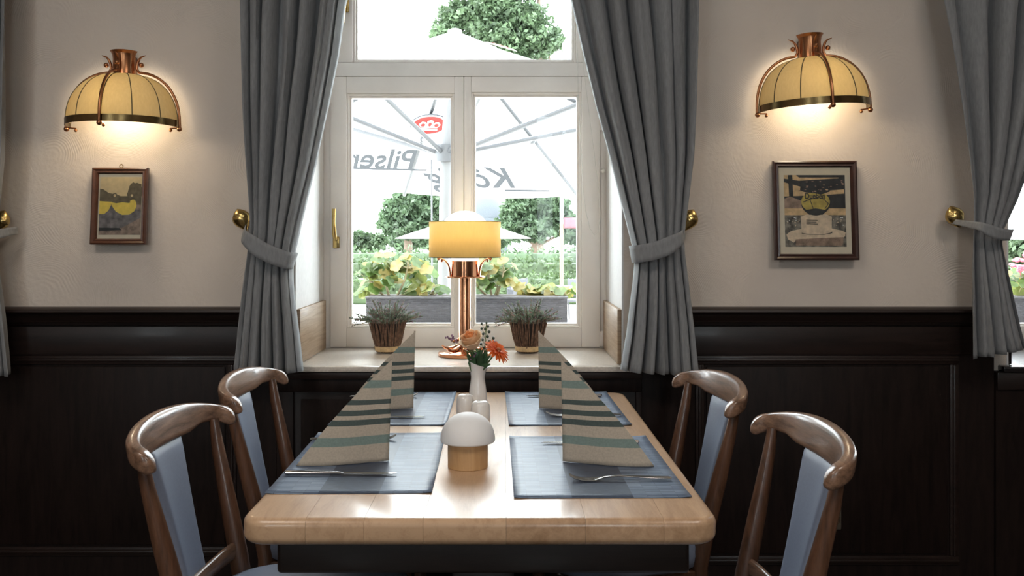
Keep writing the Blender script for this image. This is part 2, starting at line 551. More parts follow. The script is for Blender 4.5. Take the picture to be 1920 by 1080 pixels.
def lathe(bm, prof, seg=32, a0=0.0, a1=2 * PI, c=(0, 0, 0), sy=1.0):
    full = abs(a1 - a0 - 2 * PI) < 1e-6
    n_ = seg if full else seg + 1
    cols = []
    for k in range(n_):
        a_ = a0 + (a1 - a0) * k / seg
        cols.append([bm.verts.new((c[0] + r_ * math.cos(a_), c[1] + r_ * math.sin(a_) * sy, c[2] + z_)) for r_, z_ in prof])
    for k in range(seg):
        A, C = cols[k], cols[(k + 1) % n_]
        for i in range(len(prof) - 1):
            if prof[i][0] < 1e-7 and prof[i + 1][0] < 1e-7:
                continue
            bm.faces.new((A[i], C[i], C[i + 1], A[i + 1]))
    bmesh.ops.remove_doubles(bm, verts=bm.verts[:], dist=1e-6)


def ball(bm, c, r, seg=10, sc=(1, 1, 1)):
    res = bmesh.ops.create_uvsphere(bm, u_segments=seg, v_segments=max(5, seg * 2 // 3), radius=r)
    for v_ in res['verts']:
        v_.co = Vector((v_.co.x * sc[0], v_.co.y * sc[1], v_.co.z * sc[2])) + Vector(c)


def grid(bm, nu, nv, fn, uvfn=None, mi=0):
    vs = [[bm.verts.new(fn(i / nu, j / nv)) for i in range(nu + 1)] for j in range(nv + 1)]
    lay = (bm.loops.layers.uv.get('UVMap') or bm.loops.layers.uv.new('UVMap')) if uvfn else None
    for j in range(nv):
        for i in range(nu):
            f_ = bm.faces.new((vs[j][i], vs[j][i + 1], vs[j + 1][i + 1], vs[j + 1][i]))
            f_.material_index = mi
            if lay:
                for lp, (a_, c_) in zip(f_.loops, ((i, j), (i + 1, j), (i + 1, j + 1), (i, j + 1))):
                    lp[lay].uv = uvfn(a_ / nu, c_ / nv)


def prism_x(bm, prof, x0, x1):
    """profile of (y,z) points extruded along X"""
    A = [bm.verts.new((x0, y_, z_)) for y_, z_ in prof]
    C = [bm.verts.new((x1, y_, z_)) for y_, z_ in prof]
    n_ = len(prof)
    for i in range(n_):
        bm.faces.new((A[i], A[(i + 1) % n_], C[(i + 1) % n_], C[i]))
    bm.faces.new(A); bm.faces.new(C[::-1])


def solid(o, th, off=0.0):
    md = o.modifiers.new('thickness', 'SOLIDIFY')
    md.thickness = th
    md.offset = off
    return o


def lerp(a, b_, t_):
    return a + (b_ - a) * t_


def interp(keys, x):
    if x <= keys[0][0]:
        return keys[0][1:]
    for k0, k1 in zip(keys, keys[1:]):
        if x <= k1[0]:
            s_ = (x - k0[0]) / (k1[0] - k0[0])
            return tuple(lerp(p_, q_, s_) for p_, q_ in zip(k0[1:], k1[1:]))
    return keys[-1][1:]


def copy_tree(o, parent=None):
    c = o.copy()
    COL.objects.link(c)
    c.parent = parent
    for ch in list(o.children):
        copy_tree(ch, c)
    return c


# ================================================================ SETTING
WY = 2.88           # inner face of the window wall
OY = 3.42           # outer face
FZ = 0.0
XL, XR, YB, CZ = -3.2, 4.2, -2.4, 2.9
OX0, OX1, OZ0, OZ1 = -0.665, 0.37, 0.80, 2.55       # opening of window 1
DX = 2.245                                          # window 2 repeats window 1 to the right

bm = B(); box(bm, XL - .2, XR + .2, YB - .2, OY, -0.6, 0.0); struct(obj('floor', bm, M['floor'], smooth=False))
bm = B(); box(bm, XL - .2, XR + .2, YB - .2, OY, CZ, CZ + 0.2); struct(obj('ceiling', bm, M['ceiling'], smooth=False))
bm = B()
for x0, x1 in ((XL - .2, OX0), (OX1, OX0 + DX), (OX1 + DX, XR + .2)):
    box(bm, x0, x1, WY, OY, 0, CZ)
for d in (0, DX):
    box(bm, OX0 + d, OX1 + d, WY, OY, 0, OZ0)
    box(bm, OX0 + d, OX1 + d, WY, OY, OZ1, CZ)
struct(obj('wall_back', bm, M['plaster'], smooth=False))
bm = B(); box(bm, XL - .2, XL, YB - .2, WY, 0, CZ); struct(obj('wall_left', bm, M['plaster'], smooth=False))
bm = B(); box(bm, XR, XR + .2, YB - .2, WY, 0, CZ); struct(obj('wall_right', bm, M['plaster'], smooth=False))
# the wall behind the camera has three windows of its own
FW = ((-1.95, -1.4), (0.25, 0.8))
bm = B()
xs = [XL] + [q for p_ in FW for q in p_] + [XR]
for i in range(0, len(xs), 2):
    box(bm, xs[i], xs[i + 1], YB - .2, YB, 0, CZ)
for x0, x1 in FW:
    box(bm, x0, x1, YB - .2, YB, 0, 0.9); box(bm, x0, x1, YB - .2, YB, 2.5, CZ)
struct(obj('wall_front', bm, M['plaster'], smooth=False))
for i, (x0, x1) in enumerate(FW):
    r_ = bpy.data.objects.new('window_%d' % (i + 3), None); COL.objects.link(r_); struct(r_)
    bm = B()
    for q0, q1, z0, z1 in ((x0, x0 + .07, .9, 2.5), (x1 - .07, x1, .9, 2.5), (x0 + .07, x1 - .07, .9, .97), (x0 + .07, x1 - .07, 2.43, 2.5),
                           ((x0 + x1) / 2 - .05, (x0 + x1) / 2 + .05, .97, 2.43), (x0 + .07, x1 - .07, 1.83, 1.93)):
        box(bm, q0, q1, YB - .16, YB - .10, z0, z1)
    obj('window_frame', bm, M['window_white'], r_, smooth=False)
    obj('pane', bx(x0 + .05, x1 - .05, YB - .135, YB - .13, .95, 2.45), M['glass'], r_, smooth=False)

# ---- windows
SW = 3.31 / F


def wx(px):
    return (px - CX) * SW


def wz(py):
    return CAMZ - (py - HY) * SW


def sash(name, parent, x0, x1, z0, z1, gx0, gx1, gz0, gz1, y0, mt):
    """rails and stiles of one casement with a stepped bead, mitred look by separate stiles"""
    bm = B()
    y1 = y0 + 0.055
    box(bm, x0, gx0 - 0.014, y0, y1, z0, z1, 0.003)
    box(bm, gx1 + 0.014, x1, y0, y1, z0, z1, 0.003)
    box(bm, gx0 - 0.014, gx1 + 0.014, y0 + 0.0006, y1, z0, gz0 - 0.014, 0.002)
    box(bm, gx0 - 0.014, gx1 + 0.014, y0 + 0.0006, y1, gz1 + 0.014, z1, 0.002)
    o = obj(name, bm, mt, parent, angle=30)
    bm = B()
    for st, (d0, d1) in enumerate(((0.014, 0.006), (0.006, -0.001))):
        yy = y0 + 0.008 + st * 0.014
        box(bm, gx0 - d0, gx0 - d1, yy, y1, gz0 - d0, gz1 + d0, 0.0015, 1)
        box(bm, gx1 + d1, gx1 + d0, yy, y1, gz0 - d0, gz1 + d0, 0.0015, 1)
        box(bm, gx0 - d1, gx1 + d1, yy, y1, gz0 - d0, gz0 - d1, 0.0015, 1)
        box(bm, gx0 - d1, gx1 + d1, yy, y1, gz1 + d1, gz1 + d0, 0.0015, 1)
    obj('glazing_bead', bm, mt, o, angle=30)
    bm = bx(gx0 - 0.004, gx1 + 0.004, y0 + 0.034, y0 + 0.040, gz0 - 0.004, gz1 + 0.004)
    obj('pane', bm, M['glass'], o, smooth=False)
    return o


def build_window(name):
    r_ = bpy.data.objects.new(name, None)
    COL.objects.link(r_)
    struct(r_)
    W = M['window_white']
    y0 = 3.31
    # fixed frame
    bm = B()
    box(bm, OX0 - 0.01, wx(619), y0 + 0.012, y0 + 0.10, OZ0, OZ1, 0.003)
    box(bm, wx(1125.5), OX1 + 0.01, y0 + 0.012, y0 + 0.10, OZ0, OZ1, 0.003)
    box(bm, wx(619), wx(1125.5), y0 + 0.012, y0 + 0.10, OZ0, wz(652), 0.003)
    box(bm, wx(619), wx(1125.5), y0 + 0.012, y0 + 0.10, OZ1 - 0.05, OZ1, 0.003)
    obj('window_frame', bm, W, r_, angle=30)
    # transom with a sloping weathered top
    bm = B()
    prism_x(bm, [(y0 - 0.004, wz(143)), (y0 - 0.004, wz(141)), (y0 + 0.018, wz(116)), (y0 + 0.1, wz(116)), (y0 + 0.1, wz(143))], wx(619), wx(1125.5))
    obj('transom', bm, W, r_, angle=30)
    sl = sash('sash', r_, wx(619.5), wx(869.5), wz(651), wz(143.5), wx(657), wx(845), wz(608), wz(182), y0 - 0.002, W)
    sash('sash', r_, wx(870), wx(1125), wz(651), wz(143.5), wx(891), wx(1083), wz(608), wz(180), y0 - 0.002, W)
    su = sash('sash', r_, wx(625), wx(1120), wz(115.5), OZ1 - 0.055, wx(667), wx(1074), wz(108), OZ1 - 0.11, y0 + 0.018, W)
    # brass lever handle of the left sash
    bm = B()
    hx, hz = wx(631), wz(455)
    box(bm, hx - 0.012, hx + 0.012, y0 - 0.010, y0 - 0.002, hz - 0.020, hz + 0.022, 0.003)
    h = obj('handle_plate', bm, M['brass'], sl)
    bm = B()
    tube(bm, [(hx, y0 - 0.004, hz + 0.012), (hx, y0 - 0.030, hz + 0.014), (hx - 0.001, y0 - 0.036, hz + 0.03), (hx - 0.003, y0 - 0.038, hz + 0.07), (hx - 0.002, y0 - 0.040, hz + 0.122)],
         [0.007, 0.007, 0.0085, 0.006, 0.0075], 10)
    obj('handle', bm, M['brass'], sl)
    bm = B()
    hx, hz = wx(648), wz(6)
    box(bm, hx - 0.010, hx + 0.010, y0 + 0.010, y0 + 0.018, hz - 0.03, hz + 0.03, 0.003)
    tube(bm, [(hx, y0 + 0.014, hz), (hx, y0 - 0.012, hz), (hx - 0.004, y0 - 0.016, hz - 0.02), (hx - 0.008, y0 - 0.018, hz - 0.075)], [0.006, 0.006, 0.007, 0.006], 8)
    obj('handle', bm, M['brass'], su)
    for hz in (wz(635), wz(230)):
        bm = B()
        box(bm, wx(1125.3), wx(1132), y0 - 0.010, y0 + 0.02, hz - 0.028, hz + 0.028, 0.003)
        obj('hinge', bm, W, r_)
    return r_


win1 = build_window('window_1')
win2 = copy_tree(win1)
win2.name = 'window_2'
win2.location.x = DX

# reveal lining (painted white), sill, side boards
for i, d in enumerate((0, DX)):
    bm = B()
    box(bm, OX0 + d - 0.001, OX0 + d + 0.004, WY - 0.002, 3.318, OZ0, OZ1)
    box(bm, OX1 + d - 0.004, OX1 + d + 0.001, WY - 0.002, 3.318, OZ0, OZ1)
    box(bm, OX0 + d, OX1 + d, WY - 0.002, 3.318, OZ1 - 0.004, OZ1 + 0.001)
    struct(obj('trim_%d' % (i + 1), bm, M['reveal'], smooth=False))
    bm = B()
    box(bm, OX0 + d - 0.03, OX1 + d + 0.03, 2.84, WY, 0.797, 0.815, 0.004)
    box(bm, OX0 + d + 0.003, OX1 + d - 0.003, WY - 0.004, 3.312, 0.797, 0.815)
    struct(obj('windowsill', bm, M['sill'] if i == 0 else M['shaded_sill'], angle=30))
    for x0, x1 in ((OX0 + d + 0.004, OX0 + d + 0.018), (OX1 + d - 0.018, OX1 + d - 0.004)):
        bm = bx(x0, x1, WY + 0.002, 3.295, 0.8155, wz(562), 0.004)
        struct(obj('sill_side_board', bm, M['upstand'] if i == 0 else M['shaded_sill']))

# ---- wainscot: left, under-window and right sections
def yz(py, Y=2.84):
    return CAMZ - (py - HY) / F * Y


def xx(px, Y=2.84):
    return (px - CX) / F * Y


CAP = yz(578, 2.81)
cap_prof = [(WY, CAP), (2.815, CAP), (2.806, CAP - 0.005), (2.804, CAP - 0.012), (2.810, CAP - 0.018), (2.818, CAP - 0.021),
            (2.822, CAP - 0.030), (2.832, CAP - 0.038), (2.836, CAP - 0.046), (2.846, CAP - 0.048), (2.848, CAP - 0.056), (2.858, CAP - 0.058), (WY, CAP - 0.058)]


def moulding(bm, x0, x1, z0, z1, w_=0.028, y_=2.8615, dp=0.012):
    """raised picture-frame moulding around a panel"""
    for (a0, a1, c0, c1) in ((x0, x1, z1 - w_, z1), (x0, x1, z0, z0 + w_), (x0, x0 + w_, z0 + w_, z1 - w_), (x1 - w_, x1, z0 + w_, z1 - w_)):
        box(bm, a0, a1, y_ - dp * 0.55, y_ + 0.002, c0, c1, 0.004)
        i_ = w_ * 0.3
        if a1 - a0 > c1 - c0:
            box(bm, a0, a1, y_ - dp, y_, c0 + i_, c1 - i_, 0.004)
        else:
            box(bm, a0 + i_, a1 - i_, y_ - dp, y_, c0, c1, 0.004)


def wainscot(name, x0, x1, panels, zb):
    r_ = bpy.data.objects.new(name, None)
    COL.objects.link(r_)
    struct(r_)
    obj('backing_board', bx(x0, x1, 2.862, WY + 0.0, 0, CAP - 0.055), M['wainscot'], r_, smooth=False)
    bm = B(); prism_x(bm, cap_prof, x0, x1); obj('cap_rail', bm, M['wainscot_h'], r_, angle=35)
    obj('frieze_board', bx(x0, x1, 2.855, 2.8625, yz(666), CAP - 0.060, 0.002), M['wainscot_h'], r_)
    for p0, p1 in panels:
        bm = B(); moulding(bm, p0, p1, zb, yz(668))
        pm = obj('panel_moulding', bm, M['wainscot_h'], r_, angle=35)
        obj('panel', bx(p0 + 0.035, p1 - 0.035, 2.8555, 2.8625, zb + 0.035, yz(668) - 0.035, 0.006), M['wainscot'], r_)
    obj('skirting', bx(x0, x1, 2.846, 2.863, 0.0, 0.12, 0.004), M['wainscot_h'], r_)
    return r_


XA, XB_ = xx(515), xx(1206)
wainscot('trim_3', XL, XA, ((XL + 0.3, xx(-120)), (xx(-80), xx(440))), yz(1046))
wainscot('trim_4', XB_, OX0 + DX - 0.05, ((xx(1306), xx(1803)),), yz(1063))
# beyond the joint at the second window the panelling drops under its sill
r_ = bpy.data.objects.new('trim_5', None); COL.objects.link(r_); struct(r_)
obj('backing_board', bx(OX0 + DX - 0.046, OX1 + DX + 0.05, 2.858, WY, 0, 0.797), M['wainscot'], r_, smooth=False)
obj('sill_rail', bx(OX0 + DX - 0.046, OX1 + DX + 0.05, 2.848, 2.859, 0.74, 0.796, 0.004), M['wainscot_h'], r_)
wainscot('trim_6', OX1 + DX + 0.054, XR, ((OX1 + DX + 0.2, XR - 0.2),), yz(1063))
# under the main window: dark apron and a niche with a recessed panel
r_ = bpy.data.objects.new('trim_7', None); COL.objects.link(r_); struct(r_)
za = 0.797
obj('sill_rail', bx(XA + 0.001, XB_ - 0.001, 2.846, WY, yz(712), za, 0.004), M['wainscot_h'], r_)
obj('apron_board', bx(XA + 0.001, XB_ - 0.001, 2.858, WY, yz(737), yz(712), 0.002), M['wainscot'], r_)
obj('stile', bx(XA + 0.001, xx(547), 2.858, WY, 0, yz(737), 0.002), M['wainscot'], r_)
obj('stile', bx(xx(1194), XB_ - 0.001, 2.858, WY, 0, yz(737), 0.002), M['wainscot'], r_)
obj('panel', bx(xx(560), xx(1180), 2.868, WY, 0.0, yz(752), 0.003), M['wainscot'], r_)
obj('backing_board', bx(xx(546), xx(1195), 2.874, WY, 0, yz(736)), M['dark_wood'], r_, smooth=False)
bm = B(); lathe(bm, [(0, 0), (0.014, 0.001), (0.018, 0.006), (0.018, 0.030), (0.014, 0.036), (0, 0.037)], 16)
bmesh.ops.rotate(bm, verts=bm.verts[:], matrix=Matrix.Rotation(PI / 2, 3, 'X'))
bmesh.ops.translate(bm, verts=bm.verts[:], vec=P(1160, 748, 2.866))
tag(obj('radiator_knob', bm, M['steel']), 'small metal radiator knob low in the dark panel beneath the windowsill', 'knob')

# side boards on the opposite walls so that reflections see a real room
for nm, x0, x1, y0, y1 in (('trim_8', XL, XL + 0.03, YB, WY - 0.08), ('trim_9', XR - 0.03, XR, YB, WY - 0.08), ('trim_10', XL + 0.03, XR - 0.03, YB, YB + 0.03)):
    struct(obj(nm, bx(x0, x1, y0, y1, 0, 0.98, 0.004), M['wainscot']))


# ================================================================ CURTAINS
def curtain(label, keys, npleat, tie_keys, Yc, seedv, tie_py, tie_slope, hem_slope=0.0, back=None):
    """keys: (py, left px, right px, fold depth m). tie_slope: px the pinch drops from left to right."""
    sc = Yc / F
    rnd = random.Random(seedv)
    ph = [rnd.uniform(-0.9, 0.9) for _ in range(npleat + 2)]
    wd = [rnd.uniform(0.6, 1.5) for _ in range(npleat)]
    tot = sum(wd); cum = [0]
    for q in wd:
        cum.append(cum[-1] + q / tot)
    py0, py1 = keys[0][0], keys[-1][0]
    NU, NV = npleat * 16, 90

    def phase(u):
        for k in range(npleat):
            if u <= cum[k + 1] + 1e-9:
                return k + (u - cum[k]) / (cum[k + 1] - cum[k])
        return npleat

    def fn(u, v_):
        py = lerp(py0, py1 + hem_slope * (u - 0.5), v_)
        infl = math.exp(-((py - tie_py) / 150.0) ** 2)
        pe = py - tie_slope * (u - 0.5) * infl
        xl, xr, amp = interp(keys, pe)
        p_ = phase(u)
        k = int(p_)
        fade = min(1, (py - py0) / 300.0)
        a_ = 2 * PI * p_
        # sharp front ridges, wide soft valleys; secondary ripple that comes and goes down the drop
        base = math.cos(a_) * 1.25
        sec = 0.36 * math.cos(2 * a_ + ph[k % len(ph)] * 3 + py * 0.006)
        wob = 0.35 * math.sin(py * 0.008 + 2.2 * ph[k % len(ph)] * 2 + k)
        amp_k = amp * (0.75 + 0.3 * ph[k % len(ph)])
        y_ = Yc - 1.15 * amp_k * (base + sec)
        e_ = 1 - u if tie_keys[0][0] < tie_keys[1][0] else u      # the edge on the window side turns back towards the glass
        if e_ < 0.05:
            q = 1 - e_ / 0.05
            y_ += 0.055 * q * q
            xl, xr = (xl, xr - 2 * q) if e_ == 1 - u else (xl + 2 * q, xr)
        xw = (xr - xl) / npleat
        x = lerp(xl, xr, u) + xw * (0.21 * math.sin(a_) + 0.07 * math.sin(2 * a_ + ph[k % len(ph)]) + 0.22 * wob * math.sin(PI * u)) * (0.7 if 0.02 < u < 0.98 else 0)
        x += 1.2 * math.sin(py * 0.02 + p_ * 1.7) * math.sin(PI * u)
        return Vector(((x - CX) * sc, y_, CAMZ - (py - HY) * sc))
    bm = B()
    grid(bm, NU, NV, fn)
    o = obj('curtain', bm, M['curtain'], smooth=True, angle=80)
    solid(o, 0.0022)
    tag(o, label, 'curtain', 'grey tied-back window curtains')
    # tieback strap: a band of cloth from the hook round the front of the bunch
    (h0, e0, w0) = tie_keys
    bm = B()
    n_ = 16
    left = h0[0] < e0[0]

    def tf(u, v_):
        # u along the strap, v across
        s_ = u
        px = lerp(h0[0], e0[0], min(1, s_ / 0.86))
        py = lerp(h0[1], e0[1], min(1, s_ / 0.86)) + 16 * math.sin(PI * min(1, s_ / 0.86)) * 0.55
        dep = Yc - 0.050 - 0.020 * math.sin(PI * min(1, s_ / 0.8))
        if s_ < 0.18:
            dep = lerp(WY - 0.05, dep, (s_ / 0.18) ** 0.7)
        if s_ > 0.86:
            q = (s_ - 0.86) / 0.14
            px += (6 if left else -6) * math.sin(PI * q)
            dep = lerp(dep, Yc + 0.045, q)
            py += 2 * q
        ww = w0 * (0.42 + 0.58 * min(1, s_ / 0.35))
        py += (v_ - 0.5) * ww
        px += (v_ - 0.5) * ww * (-0.35 if left else 0.18)
        return Vector(((px - CX) * sc, dep, CAMZ - (py - HY) * sc))
    grid(bm, n_ * 2, 4, tf)
    tb = obj('tieback', bm, M['curtain'], o, smooth=True, angle=80)
    solid(tb, 0.003)
    return o


YC = 2.745
c_left = curtain('grey curtain on the left side of the lamp window, tied back to the left',
                 [(-230, 448, 745, .022), (0, 455, 646, .028), (100, 457, 633, .028), (200, 460, 613, .027), (300, 465, 590, .024), (400, 470, 561, .017), (445, 471, 550, .012), (480, 468, 545, .010),
                  (510, 465, 546, .014), (560, 458, 551, .020), (620, 450, 558, .024), (698, 441, 566, .026)],
                 6, ((447, 425), (546, 488), 30), YC, 3, 470, 50, 0)
c_right = curtain('grey curtain on the right side of the lamp window, tied back to the right',
                  [(-230, 985, 1308, .022), (0, 1070, 1306, .028), (100, 1093, 1304, .028), (200, 1118, 1302, .027), (300, 1147, 1298, .024), (400, 1176, 1288, .017), (440, 1187, 1284, .012), (470, 1192, 1281, .010),
                   (500, 1190, 1283, .014), (560, 1183, 1291, .020), (620, 1176, 1299, .024), (700, 1163, 1308, .026)],
                  6, ((1292, 432), (1189, 476), 32), YC, 12, 462, -40, 10)
c_far = curtain('grey curtain at the right edge of the photo, before the second window',
                [(-230, 1745, 2130, .022), (0, 1763, 2030, .028), (100, 1781, 2005, .028), (200, 1796, 1975, .027), (300, 1811, 1940, .024), (370, 1821, 1912, .016), (425, 1824, 1884, .011), (450, 1822, 1883, .012),
                 (500, 1820, 1893, .018), (560, 1820, 1905, .022), (610, 1820, 1916, .024), (662, 1820, 1930, .026)],
                5, ((1802, 414), (1881, 440), 20), YC, 21, 425, 22, -20)
c_edge = copy_tree(c_right)
c_edge.location.x = -(1287) / F * YC
c_edge['label'] = 'grey curtain just showing at the left edge of the photo'


def holdback(px, py, label, mirror):
    t_ = thing('curtain_holdback', label, 'holdback', P(px, py, WY - 0.07), 0, 'brass shell curtain holdbacks')
    s_ = -1 if mirror else 1
    bm = B()
    # pointed shell knob: egg that tapers to a point below, with a fold across it
    n_ = 14
    prof = []
    for i in range(n_ + 1):
        q = i / n_
        a_ = q * PI
        r_ = 0.034 * math.sin(a_) ** 0.85 * (1.0 - 0.35 * q)
        prof.append((max(r_, 0), 0.030 - 0.074 * q))
    prof[0] = (0, prof[0][1]); prof[-1] = (0, prof[-1][1])
    lathe(bm, prof, 20, sy=0.8)
    for v_ in bm.verts:
        ridge = math.exp(-((v_.co.x * 0.55 * s_ + (v_.co.z - 0.002)) / 0.0022) ** 2)
        if v_.co.y < 0:
            v_.co.y += 0.004 * ridge
    bmesh.ops.rotate(bm, verts=bm.verts[:], matrix=Matrix.Rotation(-0.42 * s_, 3, 'Y'))
    bmesh.ops.subdivide_edges(bm, edges=bm.edges[:], cuts=1, use_grid_fill=True)
    obj('shell_knob', bm, M['brass'], t_, angle=60)
    bm = B()
    tube(bm, [(0.0, 0.012, -0.004), (t_.location.x * 0.0235, 0.06, -0.006)], 0.006, 10)
    ball(bm, (t_.location.x * 0.0245, 0.066, -0.006), 0.014, 12, (1, 0.3, 1))
    obj('stem', bm, M['brass_dark'], t_)
    return t_


holdback(452, 408, 'brass holdback of the curtain left of the lamp window', False)
holdback(1293, 409, 'brass holdback of the curtain right of the lamp window', True)
holdback(1789, 403, 'brass holdback beside the right framed photo, rightmost of the four', False)
holdback(2, 411, 'brass holdback cut by the left edge of the photo', True)

# curtain rods above the frame
for d, lab in ((0, 'brass curtain rod above the lamp window'), (DX, 'brass curtain rod above the second window')):
    t_ = thing('curtain_rod', lab, 'rod', (d - 0.15, YC, CAMZ + (230 + HY) / F * YC + 0.022))
    bm = B(); tube(bm, [(-0.95, 0, 0), (0.95, 0, 0)], 0.012, 12); obj('rod', bm, M['brass_dark'], t_)
    for s_ in (-1, 1):
        bm = B(); ball(bm, (0.97 * s_, 0, 0), 0.024, 12); obj('finial', bm, M['brass_dark'], t_)
        bm = B(); tube(bm, [(0.9 * s_, 0, 0), (0.9 * s_, WY - YC, 0)], 0.008, 8); obj('bracket', bm, M['brass_dark'], t_)

# blind cord
t_ = thing('blind_cord', 'thin white blind cord looping down by the right window sash', 'cord', P(1085, 60, 3.24))
o0 = t_.location.copy()
bm = B()
pl = [(1079, -120), (1080, 0), (1083, 100), (1084, 180), (1086, 220), (1091, 300), (1093, 350), (1098, 395), (1106, 428), (1114, 441), (1121, 436), (1125, 410), (1124, 370), (1118, 320), (1108, 240), (1097, 150), (1086, 40), (1081, -120)]
tube(bm, [P(a_, c_, 3.24 + 0.002 * math.sin(i)) - o0 for i, (a_, c_) in enumerate(pl)], 0.0011, 6)
obj('cord', bm, M['cord'], t_)
bm = B(); tube(bm, [P(1083, 178, 3.24) - o0, P(1083, 181, 3.24) - o0, P(1083, 186, 3.24) - o0, P(1083, 190, 3.24) - o0], [0.002, 0.0045, 0.0045, 0.003], 10)
obj('cord_bead', bm, M['cord'], t_)
bm = B(); ball(bm, P(1131, 320, 3.29) - o0, 0.009, 12, (1, 0.8, 1)); tube(bm, [P(1131, 320, 3.29) - o0, P(1131, 320, 3.325) - o0], 0.004, 8)
obj('cord_knob', bm, M['cord'], t_)


# ================================================================ DINING TABLE
TT = 0.745
TX0, TX1, TY0, TY1, TH = -0.450, 0.3615, 1.532, 2.79, 0.046
tcx, tcy = (TX0 + TX1) / 2, (TY0 + TY1) / 2
table = thing('dining_table', 'pale beech dining table laid for four in front of the window', 'table', (tcx, tcy, 0))
hw, hl, cr, er = (TX1 - TX0) / 2, (TY1 - TY0) / 2, 0.045, 0.014


def slab():
    bm = B()
    rings = []
    prof = [(er, 0)]
    for i in range(1, 7):
        a_ = PI / 2 * i / 6
        prof.append((er - er * math.sin(a_), -er + er * math.cos(a_)))
    for i in range(0, 7):
        a_ = PI / 2 * i / 6
        prof.append((er - er * math.cos(a_), -TH + er - er * math.sin(a_)))
    for ins, dz in prof:
        ring = []
        r_ = cr - ins
        for cxs, cys, a0 in ((1, 1, 0), (-1, 1, PI / 2), (-1, -1, PI), (1, -1, 1.5 * PI)):
            for k in range(9):
                a_ = a0 + PI / 2 * k / 8
                ring.append(bm.verts.new((cxs * (hw - cr) + r_ * math.cos(a_), cys * (hl - cr) + r_ * math.sin(a_), TT + dz)))
        rings.append(ring)
    n_ = len(rings[0])
    for A, C in zip(rings, rings[1:]):
        for k in range(n_):
            bm.faces.new((A[k], A[(k + 1) % n_], C[(k + 1) % n_], C[k]))
    bm.faces.new(rings[0]); bm.faces.new(rings[-1][::-1])
    return bm


cuts = [-hw - 1] + [(px - CX) / F * TY0 - tcx for px in (572, 682, 793, 949, 1098, 1245)] + [hw + 1]
G = 0.0002
for i in range(7):
    bm = slab()
    for co, no in ((cuts[i] + G, -1), (cuts[i + 1] - G, 1)):
        geom = bm.verts[:] + bm.edges[:] + bm.faces[:]
        bmesh.ops.bisect_plane(bm, geom=geom, dist=1e-6, plane_co=(co, 0, 0), plane_no=(no, 0, 0), clear_outer=True)
        be = [e_ for e_ in bm.edges if e_.is_boundary]
        if be:
            bmesh.ops.holes_fill(bm, edges=be)
    obj('plank', bm, M['tabletop'], table, angle=35)
# dark under-frame
a0x, a1x = (523 - CX) / F * 1.62 - tcx, (1290 - CX) / F * 1.62 - tcx
for nm, x0, x1, y0, y1 in (('apron', a0x, a1x, -hl + 0.07, -hl + 0.095), ('apron', a0x, a1x, hl - 0.095, hl - 0.07)):
    obj(nm, bx(x0, x1, y0, y1, TT - TH - 0.072, TT - TH, 0.008, 3), M['dark_wood'], table)
for x0 in (a0x, a1x - 0.025):
    obj('apron', bx(x0, x0 + 0.025, -hl + 0.095, hl - 0.095, TT - TH - 0.072, TT - TH, 0.004), M['dark_wood'], table)
for y in (-0.34, 0.34):
    obj('pedestal', bx(-0.06, 0.06, y - 0.045, y + 0.045, 0.05, TT - TH - 0.001, 0.008), M['dark_wood'], table)
    obj('foot', bx(-0.26, 0.26, y - 0.05, y + 0.05, 0.0, 0.05, 0.015), M['dark_wood'], table)


